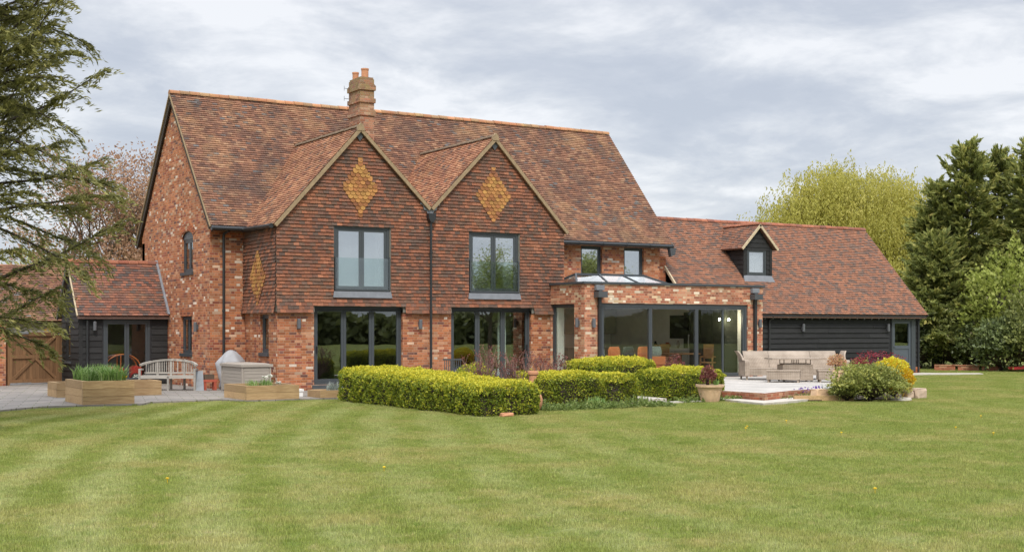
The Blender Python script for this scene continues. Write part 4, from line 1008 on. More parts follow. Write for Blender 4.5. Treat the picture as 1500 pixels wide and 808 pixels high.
def shrub(name, label, cx, cy, rx, ry, h, seed, lf, n, size=.05, z0=-.05, cat='shrub', group=None, rough=.16, core=True, asp=.5, up=.4, vb=.45, vs=.2, shape=1.0, stems=0, gold=0.):
    rg = np.random.default_rng(seed)
    D = rdir(n, rg); D[:, 2] = np.abs(D[:, 2])*1.0
    low = rg.random(n) < .35; D[low, 2] *= rg.uniform(-.5, .4, low.sum()); D /= np.linalg.norm(D, axis=1, keepdims=True)
    b = lump(D, 4, 3.2, seed); b2 = lump(D, 3, 9., seed+3); b4 = lump(D, 3, 20., seed+6)
    rad = (1+b*rough+b2*rough*.7+np.maximum(b4, 0)**2*rough*1.1)*(1-rg.random(n)**2.2*.5)
    hz = h*.5
    P = np.stack([cx+D[:, 0]*rad*rx, cy+D[:, 1]*rad*ry, z0+hz*.9+D[:, 2]*rad*hz*1.08], 1)
    P[:, 2] = np.maximum(P[:, 2], z0+.01)
    A = D*.6+rdir(n, rg)*.9+np.array([0, 0, up]); S = rdir(n, rg)
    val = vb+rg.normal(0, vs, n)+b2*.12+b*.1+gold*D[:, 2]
    sz = rg.uniform(.65, 1.4, n)*size
    t = thing(name, (cx, cy, z0), label, cat, group)
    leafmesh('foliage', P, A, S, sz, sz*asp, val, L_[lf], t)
    mb = MB()
    for i in range(stems or 6):
        a = rg.uniform(0, 2*PI); e = rg.uniform(.3, .8)
        mb.tube([(cx+math.cos(a)*.05, cy+math.sin(a)*.05, z0-.03), (cx+math.cos(a)*rx*.35*e, cy+math.sin(a)*ry*.35*e, z0+h*.4), (cx+math.cos(a)*rx*.7*e, cy+math.sin(a)*ry*.7*e, z0+h*.75)], [.02, .014, .006], 5)
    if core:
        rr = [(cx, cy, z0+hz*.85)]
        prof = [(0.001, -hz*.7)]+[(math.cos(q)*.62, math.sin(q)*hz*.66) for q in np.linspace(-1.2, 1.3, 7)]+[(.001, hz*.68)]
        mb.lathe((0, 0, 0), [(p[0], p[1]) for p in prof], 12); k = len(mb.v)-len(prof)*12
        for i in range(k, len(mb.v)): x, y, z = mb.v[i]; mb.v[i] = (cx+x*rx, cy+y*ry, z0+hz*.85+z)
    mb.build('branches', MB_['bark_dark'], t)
    return t

def blades(name, pts, label, cat, hgt, n, seed, lf, spread=.1, w=.012, group=None, lean=.5, z=0., parent=None):
    """a tuft of strap leaves as one plant"""
    rg = np.random.default_rng(seed); mb = MB()
    cx = sum(p[0] for p in pts)/len(pts); cy = sum(p[1] for p in pts)/len(pts)
    for i in range(n):
        p = pts[int(rg.integers(len(pts)))]; a = rg.uniform(0, 2*PI); r = spread*math.sqrt(rg.random())
        x, y = p[0]+math.cos(a)*r, p[1]+math.sin(a)*r; h = hgt*rg.uniform(.55, 1.1); ln = lean*h*rg.uniform(.1, 1.)
        a2 = rg.uniform(0, 2*PI); dx, dy = math.cos(a2), math.sin(a2); sx, sy = -dy*w/2, dx*w/2; v = float(np.clip(rg.normal(.5, .22), 0, 1))
        q = [(x, y, z), (x+dx*ln*.35, y+dy*ln*.35, z+h*.62), (x+dx*ln, y+dy*ln, z+h*(.98 if rg.random() < .6 else .8))]
        mb.face([(q[0][0]-sx, q[0][1]-sy, q[0][2]), (q[0][0]+sx, q[0][1]+sy, q[0][2]), (q[1][0]+sx, q[1][1]+sy, q[1][2]), (q[1][0]-sx, q[1][1]-sy, q[1][2])], v)
        mb.face([(q[1][0]-sx, q[1][1]-sy, q[1][2]), (q[1][0]+sx, q[1][1]+sy, q[1][2]), q[2]], v)
    if parent: return mb.build(name, L_[lf], parent)
    return tag(mb.build(name, L_[lf], loc=(cx, cy, z)), label, cat, group)

def twiggy(mb, p, d, L, r, depth, rg, tips, spread=.6, up=.15, k=3, ratio=.68):
    """recursive branching; collects tips"""
    q = p; dd = d.copy(); pts = [Vector(p)]; seg = 3
    for i in range(seg):
        dd = dd+np.array([rg.normal(0, .13), rg.normal(0, .13), rg.normal(up*.3, .08)]); dd /= np.linalg.norm(dd)
        q = q+dd*L/seg; pts.append(Vector(q))
    mb.tube(pts, [r*(1-.45*i/seg) for i in range(seg+1)], 5 if depth > 1 else 3, False)
    tips.append((q, dd, depth))
    if depth <= 0: return
    for j in range(k):
        v = rdir(1, rg)[0]; nd = dd*(1-spread*.35)+v*spread+np.array([0, 0, up]); nd /= np.linalg.norm(nd)
        st = pts[1+int(rg.integers(seg))] if j else pts[-1]
        twiggy(mb, np.array(st), nd, L*ratio*rg.uniform(.75, 1.15), r*.55, depth-1, rg, tips, spread, up, k, ratio)

def conifer(name, label, x, y, H, radfn, nb, z0, seed, lf, lL=.06, lW=.02, sp=.085, per=14, tw=.5, e=(.1, .6), k=(-.35, -.05), group=None, bark='bark_dark', trunk_r=.22, thin=0, dr=.28):
    rg = np.random.default_rng(seed); t = thing(name, (x, y, -.05), label, 'tree', group)
    mb = MB(); lean = rg.normal(0, .012, 2)
    mb.tube([(x+lean[0]*z, y+lean[1]*z, z-.1) for z in np.linspace(0, H*.97, 10)], [trunk_r*(1-.95*i/9)+.01 for i in range(10)], 9)
    C = []; A = []; S = []; val = []
    for i in range(nb):
        if thin and (i % 2 or rg.random() < .2) and z0+(H-z0)*i/nb < thin: continue
        zf = (i+rg.random())/nb; z = z0+(H-z0)*zf; L = radfn(z/H)*rg.uniform(.6, 1.12)
        if L < .08: L = .12
        ph = i*2.39996+rg.normal(0, .35); e0 = math.tan(min(1.2, rg.uniform(*e)+zf**4*.5)); kk = rg.uniform(*k)/max(L, 1.)*1.6
        hd = np.array([math.cos(ph), math.sin(ph), 0]); sd = np.array([-math.sin(ph), math.cos(ph), 0]); b0 = np.array([x, y, z])
        wob = rg.normal(0, .10)
        T = np.linspace(0, 1, 9); pts = [b0+hd*L*q+sd*L*wob*q*q+np.array([0, 0, L*(e0*q+kk*L*q*q+.45*max(0, q-.55)**1.4)]) for q in T]
        mb.tube([Vector(p) for p in pts], [max(.006, .018+.022*L/3.)*(1-.9*q)+.003 for q in T], 4, False)
        pts = np.array(pts)
        nt = max(4, int(L/sp)); ts = rg.uniform(.12, 1., nt)**.85; ts.sort()
        idx = np.clip((ts*8).astype(int), 0, 7); fr = ts*8-idx; pp = pts[idx]*(1-fr[:, None])+pts[idx+1]*fr[:, None]
        dv = pts[idx+1]-pts[idx]; dv /= np.linalg.norm(dv, axis=1, keepdims=True)
        sgn = np.where(np.arange(nt) % 2 == 0, 1., -1.)
        tl = tw*(.35+.65*np.sin(np.clip(ts, 0, 1)*PI*.86+.25))*rg.uniform(.5, 1.25, nt)*min(1.3, .55+L/4.5)
        td = dv*rg.uniform(.8, 1.4, nt)[:, None]+sd*(sgn*rg.uniform(.2, .8, nt))[:, None]+np.array([0, 0, 1.])*rg.normal(.06, .26, nt)[:, None]
        td /= np.linalg.norm(td, axis=1, keepdims=True)
        # terminal shoot
        pp = np.vstack([pp, pts[-2:-1]]); td = np.vstack([td, dv[-1:]+np.array([[0, 0, rg.normal(0, .12)]])]); tl = np.append(tl, tw*.9); dv = np.vstack([dv, dv[-1:]])
        nn = nt+1; s_ = rg.uniform(.0, 1., (nn, per)); 
        droop = -dr*(s_**2)*tl[:, None]
        c = pp[:, None, :]+td[:, None, :]*(s_*tl[:, None])[:, :, None]; c[:, :, 2] += droop
        wd = (1-s_)*.075*tl[:, None]/tw*.5*(lL/.1)+.010
        jit = rg.normal(0, 1, (nn, per, 3))*wd[:, :, None]; jit[:, :, 2] *= .6; c = c+jit
        ax = td[:, None, :]+rg.normal(0, .34, (nn, per, 3)); ax[:, :, 2] -= .25*s_
        C.append(c.reshape(-1, 3)); A.append(ax.reshape(-1, 3)); S.append(rg.normal(0, 1, (nn*per, 3))+np.array([0, 0, .0]))
        val.append((.42+.26*(s_-.5)+rg.normal(0, .15, (nn, per))+rg.normal(0, .10, (nn, 1))+.12*np.append(ts, 1.)[:, None]-.05).ravel())
    C = np.concatenate(C); A = np.concatenate(A); S = np.concatenate(S); val = np.concatenate(val)
    sz = rg.uniform(.6, 1.5, len(C))
    mb.build('trunk', MB_[bark], t)
    leafmesh('crown', C, A, S, lL*sz, lW*sz, val, L_[lf], t)
    return t

# hedges around the planting beds
HG = 'clipped golden hedges'
hedge('hedge', 'long golden clipped hedge nearest the lawn, left of the terracotta pots', 14.22, 26.75, 1.52, 7.05, 0., lambda x, y: .60+.022*(y+3.5), 21)
hedge('hedge', 'golden clipped hedge right of the terracotta pots, low and rounded at its right end', 17.75, 26.05, 2.85, 1.15, -.10, .68, 22)
hedge('hedge', 'golden clipped hedge farthest back, against the orangery corner', 20.1, 27.95, 2.3, 1.0, -.05, .92, 23, z0=.0)
hedge('hedge', 'golden clipped hedge right of the garden steps, behind the basket weave pot', 21.12, 26.3, 2.1, 1.2, 0., .72, 24)
shrub('golden_shrub', 'small golden shrub rising behind the longest hedge, in front of the second bifold doors', 16.0, 27.9, .55, .5, 1.0, 31, 'hedge', 5000, .05, gold=.25)
shrub('golden_shrub', 'low yellow green shrub among the bare purple twigs, behind the terracotta chimney pot', 16.7, 26.6, .5, .45, .78, 32, 'hedge', 3500, .05, gold=.2)

def bare_shrub(label, x, y, h, seed, k=4, sp=.5):
    rg = np.random.default_rng(seed); t = thing('bare_shrub', (x, y, -.05), label, 'shrub', 'twiggy shrubs in the planting bed'); mb = MB(); tips = []
    for i in range(9):
        a = rg.uniform(0, 2*PI); d = np.array([math.cos(a)*.6, math.sin(a)*.6, 1.]); d /= np.linalg.norm(d)
        twiggy(mb, np.array([x, y, -.05]), d, h*.45, .024, 2, rg, tips, sp, .2, k, .58)
    mb.build('twigs', MB_['twig'], t)
    P = np.array([q[0] for q in tips if q[2] < 2]); P = np.repeat(P, 5, 0)+rg.normal(0, .03, (len(P)*5, 3))
    leafmesh('leaf_buds', P, rdir(len(P), rg), rdir(len(P), rg), .045, .022, rg.normal(.55, .25, len(P)), L_['redbronze'], t)
bare_shrub('bare purple twigged shrub behind the longest hedge, left of two', 15.75, 26.9, 1.65, 41)
bare_shrub('bare purple twigged shrub leaning right, beside the terracotta chimney pot', 16.4, 26.2, 1.5, 42)
bare_shrub('wispy twiggy shrub in front of the brick pier, right of the second bifold doors', 18.0, 27.7, 1.5, 43)

# raised beds
def raised_bed(label, x0, x1, y0, y1, h, n, rz=0.):
    t = thing('raised_bed', ((x0+x1)/2, (y0+y1)/2, 0), label, 'raised bed', 'oak sleeper raised beds'); w = .1
    for a in (0, 1, 2, 3):
        mb = MB()
        for i in range(n):
            z0, z1 = h*i/n+.002, h*(i+1)/n-.003; j = random.uniform(-.004, .004)
            if a == 0: mb.box(x0+j, x1+j, y0, y0+w, z0, z1)
            if a == 1: mb.box(x0+j, x1+j, y1-w, y1, z0, z1)
            if a == 2: mb.box(x0, x0+w, y0+w+.003, y1-w-.003, z0, z1)
            if a == 3: mb.box(x1-w, x1, y0+w+.003, y1-w-.003, z0, z1)
        mb.build('timber_side', MB_['sleeper'], t)
    mb = MB(); n_ = 8
    for i in range(n_):
        for j in range(n_):
            f = lambda a, b: (x0+w+(x1-x0-2*w)*a/n_, y0+w+(y1-y0-2*w)*b/n_, h-.06+.02*math.sin(a*2.1+b*1.3))
            mb.face([f(i, j), f(i+1, j), f(i+1, j+1), f(i, j+1)])
    mb.build('soil', MB_['soil'], t); return t
raised_bed('tall pale oak raised bed at the lawn edge, full of strap leaves', 7.40, 8.58, 30.92, 32.65, .545, 3)
raised_bed('long low oak raised bed behind the tall one, ending at the curved bench', 7.62, 10.30, 34.55, 35.6, .38, 2)
raised_bed('oak raised bed with white flowers, in front of the taupe storage box', 11.30, 12.68, 30.88, 32.5, .35, 2)
raised_bed('smallest oak raised bed with grey green tuft, beside the left end of the hedge', 13.26, 14.35, 30.9, 31.75, .185, 1)
rp = np.random.default_rng(5)
blades('strap_leaf_plants', [(7.62+rp.random()*.75, 31.15+rp.random()*1.25) for _ in range(16)], 'mass of green strap leaves filling the tall raised bed', 'plants', .44, 800, 51, 'blade', .16, .02, z=.48, lean=.9)['kind'] = 'stuff'
def flower(x, y, z, h, label, lf, seed, cat='flower', grp=None, head=.05):
    rg = np.random.default_rng(seed); t = thing('flower', (x, y, z), label, cat, grp)
    mb = MB(); lx, ly = rg.normal(0, .03, 2); mb.tube([(x, y, z), (x+lx*.5, y+ly*.5, z+h*.6), (x+lx, y+ly, z+h)], .004, 4); mb.build('stem', L_['blade'], t)
    n = 14; a = np.arange(n)*2.4; P = np.stack([x+lx+np.cos(a)*head*.5, y+ly+np.sin(a)*head*.5, z+h+rg.normal(0, .012, n)], 1)
    leafmesh('petals', P, np.stack([np.cos(a), np.sin(a), .4+0*a], 1), rdir(n, rg), head*1.1, head*.8, rg.random(n), L_[lf], t)
for i, (x, y, h, lb) in enumerate(((8.44, 31.2, .13, 'yellow daffodil at the front right corner of the tall raised bed'), (8.47, 31.95, .22, 'taller yellow daffodil towards the back of the tall raised bed'), (8.42, 31.5, .10, 'shortest yellow daffodil in the middle of the tall raised bed'))):
    flower(x, y, .48, h, lb, 'petal_yellow', 60+i, grp='daffodils', head=.075)
blades('leafy_clump', [(11.75, 31.7), (12.0, 31.6), (12.2, 31.75)], 'low green leaf clump with white flowers in the middle raised bed', 'plant', .2, 130, 52, 'blade', .16, .016, z=.29)
for i, (x, y, h, lb) in enumerate(((12.02, 31.55, .24, 'left white flower in the middle raised bed'), (12.22, 31.7, .27, 'right white flower in the middle raised bed'), (12.4, 31.5, .10, 'lowest white flower near the corner of the middle raised bed'))):
    flower(x, y, .29, h, lb, 'petal_white', 70+i, grp='white flowers', head=.08)
blades('lavender_tuft', [(13.75, 31.35), (13.95, 31.3)], 'grey green lavender tuft in the smallest raised bed', 'plant', .28, 190, 53, 'silver', .14, .012, z=.12)
mb = MB(); mb.box(13.0, 13.2, 31.9, 32.1, 0, .13); mb.box(12.98, 13.22, 31.88, 32.12, .131, .19)
tag(mb.build('drain_block', [MB_['white']], loc=(13.1, 32, 0)), 'small white block between the raised beds, below the brick corner', 'block')

# bench with a curved back (local frame: x along, y backwards)
bench = thing('garden_bench', (11.15, 36.85, 0), 'silvered wooden garden bench with arched slatted back', 'bench', rz=-.53)
bw = .80; T = MB_['teak_grey']
mb = MB()
for i in range(5): mb.box(-bw+.03, bw-.03, -.02+i*.09, .06+i*.09, .40+.012*(abs(i-2) < 2), .425)
mb.box(-bw+.03, bw-.03, -.05, -.022, .34, .43); mb.build('seat', T, bench, local=True)
arch = lambda x: .60+.26*math.sqrt(max(0, 1-(x/(bw+.09))**2))
mb = MB(); pts = [(-bw+2*bw*i/20, .44-.30*max(0, abs(-1+i/10)-.72)/.28, arch(-bw+2*bw*i/20)) for i in range(21)]
for i in range(20): mb.bar(pts[i], pts[i+1], .07, .055)
mb.build('top_rail', T, bench, local=True)
mb = MB()
for i in range(23):
    x = -bw+.1+(2*bw-.2)*i/22
    if i in (5, 11, 17): continue
    if 12 <= i <= 16 and i % 2: continue
    mb.box(x-.014, x+.014, .435, .455, .50, arch(x)-.01)
mb.box(-bw+.05, bw-.05, .43, .465, .46, .51); mb.build('back_slats', T, bench, local=True)
for x in (-bw+.1+(2*bw-.2)*5/22, 0, -bw+.1+(2*bw-.2)*17/22):
    mb = MB(); mb.box(x-.03, x+.03, .42, .475, .0, arch(x)); mb.build('back_post', T, bench, local=True)
for x in (-bw, 0, bw-.05):
    mb = MB(); mb.box(x, x+.055, -.05, .01, 0, .60 if x else .41); mb.build('leg', T, bench, local=True)
for x in (-bw, bw-.05):
    mb = MB(); mb.box(x-.005, x+.06, -.05, .30, .57, .615); mb.build('armrest', T, bench, local=True)
mb = MB(); mb.hexa([(11.80, 36.42, 0), (12.03, 36.30, 0), (12.04, 36.33, 0), (11.81, 36.45, 0), (11.87, 36.72, .55), (12.10, 36.6, .55), (12.11, 36.63, .55), (11.88, 36.75, .55)])
tag(mb.build('slate_slab', MB_['slate'], loc=(11.95, 36.5, 0)), 'grey slate slab leaning on the right end of the bench', 'slab')
t = thing('brick_stack', (12.27, 36.55, 0), 'little stack of red bricks with a dark wooden block on top, right of the bench', 'bricks')
mb = MB(); mb.box(12.10, 12.17, 36.5, 36.7, 0, .23); mb.box(12.36, 12.43, 36.38, 36.58, 0, .23); mb.build('upright_brick', MB_['red_clay'], t)
mb = MB(); mb.hexa([(12.08, 36.5, .232), (12.45, 36.36, .232), (12.5, 36.56, .232), (12.13, 36.72, .232), (12.08, 36.5, .30), (12.45, 36.36, .30), (12.5, 36.56, .30), (12.13, 36.72, .30)]); mb.build('cross_brick', MB_['red_clay'], t)
mb = MB(); mb.box(12.12, 12.40, 36.5, 36.62, .302, .45); mb.build('wood_block', MB_['bark'], t)

# storage box and covered barbecue
box = thing('storage_box', (12.83, 35.1, 0), 'taupe resin garden storage box with overhanging lid', 'storage box')
x0, x1, y0, y1 = 12.44, 13.24, 34.32, 35.95
mb = MB(); mb.box(x0, x1, y0, y1, .02, .70)
for i in range(7):
    z = .04+i*.094
    mb.box(x0-.012, x0-.001, y0+.05, y1-.05, z, z+.085); mb.box(x0+.05, x1-.05, y0-.012, y0-.001, z, z+.085)
for (x, y) in ((x0, y0), (x1, y0), (x0, y1)): mb.box(x-.02, x+.02, y-.02, y+.02, .02, .70)
mb.build('body', MB_['resin'], box)
mb = MB(); k = .05; mb.hexa([(x0-k, y0-k, .705), (x1+k, y0-k, .705), (x1+k, y1+k, .705), (x0-k, y1+k, .705), (x0-k, y0-k, .775), (x1+k, y0-k, .775), (x1+k, y1+k, .775), (x0-k, y1+k, .775)])
mb.hexa([(x0-k+.02, y0-k+.02, .775), (x1+k-.02, y0-k+.02, .775), (x1+k-.02, y1+k-.02, .775), (x0-k+.02, y1+k-.02, .775), (x0+.1, y0+.1, .805), (x1-.1, y0+.1, .805), (x1-.1, y1-.1, .805), (x0+.1, y1-.1, .805)])
mb.build('lid', MB_['resin'], box)
mb = MB()
rg = np.random.default_rng(3)
prof = [(.30, .02), (.33, .10), (.31, .22), (.335, .35), (.34, .50), (.37, .66), (.41, .76), (.36, .84), (.24, .98), (.13, 1.09), (.05, 1.13), (.005, 1.135)]
mb.lathe((12.93, 36.62, 0), prof, 40, fn=lambda a, z: 1+.11*math.sin(a*2*PI*6+z*4)*(1 if z < .75 else .6)+.07*math.sin(a*2*PI*3+z*9))
tag(mb.build('covered_barbecue', MB_['cover'], loc=(12.93, 36.62, 0), smooth=True), 'barbecue under a grey fabric cover with a pointed top', 'barbecue')

# gate and wall at the far left
P0, P1 = V(7.93, 42.70, 0), V(9.74, 43.58, 0); gu = (P1-P0).normalized(); GF = Fr(P0, gu, (gu.y, -gu.x, 0)); GLN = (P1-P0).length
gate = thing('garden_gate', P0, 'brown boarded timber gate with diagonal braces, beside the black annexe', 'gate')
mb = MB(); n = 15
for i in range(n): GF.box(mb, .07+(GLN-.14)*i/n, .07+(GLN-.14)*(i+1)/n-.006, .05, 1.62, -.025, -.003)
mb.build('boarding', MB_['gate_wood'], gate)
mb = MB(); GF.box(mb, .06, .17, .04, 1.64, 0, .04); GF.box(mb, GLN-.2, GLN-.08, .04, 1.64, 0, .04); GF.box(mb, .17, GLN-.2, 1.52, 1.64, 0, .035); GF.box(mb, .17, GLN-.2, .82, .93, 0, .035); GF.box(mb, .17, GLN-.2, .05, .17, 0, .035)
mb.build('frame', MB_['gate_wood'], gate)
for a, b in (((.2, 1.52), (GLN/2-.02, .94)), ((GLN-.22, 1.52), (GLN/2+.02, .94)), ((GLN/2-.02, .82), (.2, .18)), ((GLN/2+.02, .82), (GLN-.22, .18))):
    mb = MB(); mb.bar(GF.p(*a, .018), GF.p(*b, .018), .03, .09, up=GF.w.cross(gu)); mb.build('brace', MB_['gate_wood'], gate)
for a in (0, GLN-.07):
    mb = MB(); GF.box(mb, a, a+.07, 0, 1.66, -.05, .045); mb.build('post', MB_['gate_wood'], gate)
for q_ in ((-.01, .75, 1.585, 1.655, .046, .053), (-.01, .08, 1.5, 1.66, .0535, .058), (.08, .85, .02, .07, .046, .053), (GLN-.32, GLN, .86, .90, .046, .053), (GLN-.32, GLN, 1.56, 1.60, .046, .053)):
    mb = MB(); GF.box(mb, *q_); mb.build('metal_strap', MB_['galv'], gate)
mb = MB(); mb.box(3.0, 7.86, 42.5, 42.8, 0, 1.85); mb.box(2.95, 7.9, 42.46, 42.84, 1.852, 1.92)
tag(mb.build('garden_wall', MB_['brick'], loc=(5.5, 42.6, 0)), 'old brick garden wall left of the gate, half hidden by the conifer', 'wall')
shrub('golden_shrub', 'small yellow shrub showing over the right end of the gate', 9.62, 44.35, .42, .3, 1.83, 77, 'yellow', 1500, .07, z0=0)

# neighbouring buildings beyond the gate
nb = thing('neighbouring_barn', (9.5, 49, 0), 'low neighbouring barn with clay tiled roof behind the gate', 'building')
mb = MB(); mb.box(6.4, 12.4, 48.2, 52, 0, 2.1); mb.build('wall', MB_['black'], nb)
mb = MB(); boards(mb, front(48.2), 6.4, 12.4, .1, 2.1); mb.build('weatherboard', MB_['teak_grey'], nb)
mb = MB(); mb.prism([(6.2, 47.95, 2.0), (6.2, 50.1, 4.0), (6.2, 52.3, 2.0)], (6.4, 0, 0), .4); tiles(mb, (0, 47.9, 2.02), (1, 0, 0), (0, 2.2, 2.05), 30, lambda v: [(6.2, 12.6)]); mb.build('roof', MB_['tile_main'], nb)
nb2 = thing('neighbouring_house', (7.2, 51.5, 0), 'tall neighbouring brick house with tiled roof at the far left edge, behind the conifer', 'building')
mb = MB(); mb.box(3.0, 9.15, 50.4, 55, 0, 2.9); mb.prism([(9.15, 50.4, 2.9), (9.15, 55, 2.9), (9.15, 52.7, 4.8)], (-.2, 0, 0)); mb.build('brick_wall', MB_['brick_red'], nb2)
mb = MB(); mb.prism([(2.8, 50.15, 2.75), (2.8, 52.7, 4.95), (2.8, 55.2, 2.75)], (6.45, 0, 0), .4); tiles(mb, (0, 50.1, 2.76), (1, 0, 0), (0, 2.6, 2.25), 34, lambda v: [(2.8, 9.28)]); mb.build('roof', MB_['tile_main'], nb2)
mb = MB(); mb.bar((9.3, 50.1, 2.7), (9.3, 52.7, 4.95), .05, .2); mb.box(9.16, 9.30, 50.2, 50.35, 0, 2.8); mb.build('bargeboard', MB_['black'], nb2)

# pots by the hedges
t = thing('chimney_pot_planter', (16.35, 25.75, -.05), 'tall terracotta chimney pot standing between the hedges', 'pot')
mb = MB(); mb.lathe((16.35, 25.75, -.05), [(.10, 0), (.10, .74), (.125, .745), (.125, .80), (.11, .82), (.085, .82), (.08, .5)], 24); mb.build('pot', MB_['terracotta'], t, smooth=False)
t = thing('terracotta_jar', (15.48, 24.3, -.05), 'broken rounded terracotta jar lying at the right end of the longest hedge', 'jar')
mb = MB(); mb.lathe((0, 0, 0), [(.08, 0), (.16, .06), (.22, .2), (.235, .34), (.20, .47), (.12, .55), (.10, .58), (.12, .61), (.09, .60)], 24)
q = Matrix.Translation((15.48, 24.3, -.05)) @ Matrix.Scale(.76, 4) @ Matrix.Rotation(.22, 4, 'X') @ Matrix.Rotation(-.18, 4, 'Y')
mb.v = [tuple(q @ Vector(v)) for v in mb.v]; mb.build('jar', MB_['terracotta'], t, smooth=True)
t = thing('basket_pot', (21.02, 25.02, -.05), 'pale terracotta pot with lattice pattern and bronze plant, in front of the hedge', 'pot')
c0 = (21.02, 25.02, -.05)
mb = MB(); mb.lathe(c0, [(.21, 0), (.245, .12), (.285, .30), (.31, .37), (.345, .375), (.35, .43), (.31, .43), (.29, .36)], 28); mb.build('pot', MB_['terracotta_pale'], t, smooth=False)
mb = MB()
for i in range(14):
    for sg in (-1, 1):
        pts = []
        for j in range(8):
            f = j/7; r = .213+.088*f; a = 2*PI*i/14+sg*f*.75; pts.append((c0[0]+math.cos(a)*r, c0[1]+math.sin(a)*r, c0[2]+.01+f*.345))
        mb.tube(pts, .007, 4, False)
mb.build('lattice', MB_['terracotta_pale'], t)
mb = MB(); mb.lathe(c0, [(.001, .38), (.29, .39), (.29, .36), (.001, .36)], 20); mb.build('soil', MB_['soil'], t)
shrub('bronze_plant', 'bronze red leafy plant growing in the basket weave pot', 21.0, 25.05, .19, .19, .50, 81, 'redbronze', 900, .055, z0=.33, core=False, up=.9, cat='plant')
blades('strap_plant', [(21.16, 24.95)], 'small yellow green tuft in the right of the basket weave pot', 'plant', .25, 30, 82, 'blade', .06, .014, z=.33)
shrub('bronze_plant', 'taller bronze red plant behind the hedge, in front of the sliding doors', 21.75, 27.3, .32, .3, 1.12, 83, 'redbronze', 1300, .05, core=False, up=.9, cat='plant')
t = thing('garden_pot', (22.2, 27.0, .18), 'small dark terracotta pot just past the right end of the hedge', 'pot')
mb = MB(); mb.lathe((22.2, 27.0, .18), [(.11, 0), (.15, .3), (.16, .3), (.16, .34), (.13, .34), (.12, .2)], 20); mb.build('pot', MB_['terracotta'], t)
t = thing('garden_ornament', (19.62, 26.4, .06), 'white garden ornament standing on the steps between the hedges', 'ornament')
mb = MB(); mb.lathe((19.62, 26.4, .06), [(.09, 0), (.1, .05), (.05, .1), (.045, .22), (.11, .32), (.12, .40), (.07, .44), (.06, .5), (.03, .53)], 18); mb.build('body', MB_['white'], t, smooth=True)
rg = np.random.default_rng(8); P = []
for x0, y0, x1, y1, n in ((15.4, 23.9, 19.2, 24.75, 5200), (15.0, 24.6, 16.2, 26.4, 1600), (19.0, 25.35, 19.3, 30, 500), (20.1, 24.9, 22.0, 25.3, 900), (22.9, 24.2, 25.2, 25.1, 1600), (15, 26.6, 19, 31, 2600)):
    P.append(np.stack([rg.uniform(x0, x1, n), rg.uniform(y0, y1, n), np.abs(rg.normal(0, .045, n))-.03], 1))
P = np.concatenate(P); m_ = lump(P*np.array([1, 1, 0]), 3, 2.4, 4); P[:, 2] *= (1.2+.9*m_); P = P[m_ > -.35]
o = leafmesh('ground_cover', P, rdir(len(P), rg)+np.array([0, 0, .8]), rdir(len(P), rg), .085, .03, rg.normal(.5, .2, len(P)), L_['ground']); tag(o, 'low weedy green plants at the foot of the hedges', 'ground cover', kind='stuff')
blades('iris_tuft', [(18.6, 24.75), (18.8, 24.7), (18.4, 24.8)], 'tuft of thin green blades at the foot of the second hedge', 'plant', .3, 60, 84, 'ground', .14, .014, z=-.04)
blades('iris_tuft', [(17.2, 24.6), (17.5, 24.7)], 'dark green leafy tuft low against the middle of the second hedge', 'plant', .26, 120, 85, 'blade', .16, .02, z=-.04)
t = thing('garden_chair', (15.95, 29.3, 0), 'grey metal garden chair, only its back showing over the longest hedge', 'chair')
mb = MB(); F = Fr((15.9, 29.3, 0), (.9, -.43, 0), (-.43, -.9, 0))
for i in range(9): F.box(mb, .04+i*.05, .06+i*.05, .45, .97, -.01, .01)
F.box(mb, 0, .5, .95, .99, -.02, .02); mb.build('backrest', MB_['hopper'], t)
mb = MB(); F.box(mb, 0, .5, .43, .46, -.45, 0); mb.build('seat', MB_['hopper'], t)
for a in (0, .46):
    for d in (-.45, -.02): mb = MB(); F.box(mb, a, a+.04, 0, .43, d, d+.04); mb.build('leg', MB_['hopper'], t)

# terrace shrubs and edging
shrub('evergreen_bush', 'rounded green bush at the lawn edge, in front of the golden one', 24.6, 23.15, .74, .68, .94, 91, 'bush', 9500, .07, rough=.36, vb=.54)
shrub('evergreen_bush', 'low grey green bush spreading at the left foot of the rounded green bush', 24.15, 23.55, .42, .36, .50, 92, 'bush', 3000, .05, rough=.25, vb=.38)
shrub('golden_bush', 'golden yellow domed bush on the right of the terrace bed', 26.0, 23.75, .52, .52, 1.06, 93, 'yellow', 7500, .055, rough=.07, vb=.42, gold=.42)
t = shrub('crimson_acer', 'crimson leaved acer spreading behind the golden bush', 28.1, 26.3, .80, .6, 1.16, 94, 'acer', 900, .075, rough=.3, core=False, up=.1, cat='small tree', vb=.5)
for ch_ in t.children:
    if ch_.name.startswith('foliage'):
        co = np.empty(len(ch_.data.vertices)*3, dtype=np.float32); ch_.data.vertices.foreach_get('co', co); co = co.reshape(-1, 3)
        co[:, 2] = .72+(co[:, 2]-.3)*.5; ch_.data.vertices.foreach_set('co', co.ravel())
blades('lavender_tuft', [(24.9, 24.85), (25.2, 24.7), (25.5, 24.75)], 'silvery lavender tuft at the terrace edge, left of the green bushes', 'plant', .38, 320, 95, 'silver', .22, .012, z=-.02)
rg = np.random.default_rng(12); n = 90; P = np.stack([rg.uniform(23.9, 25.1, n), 0*rg.random(n), rg.uniform(.10, .24, n)], 1); P[:, 1] = 24.95+(P[:, 0]-23.9)*.33+rg.normal(0, .06, n)
tag(leafmesh('violet_flowers', P, rdir(n, rg), rdir(n, rg), .06, .04, rg.random(n), L_['purple'], loc=(24.5, 25.1, 0)), 'low violet flowers trailing over the terrace edge', 'flowers', kind='stuff')
mb = MB()
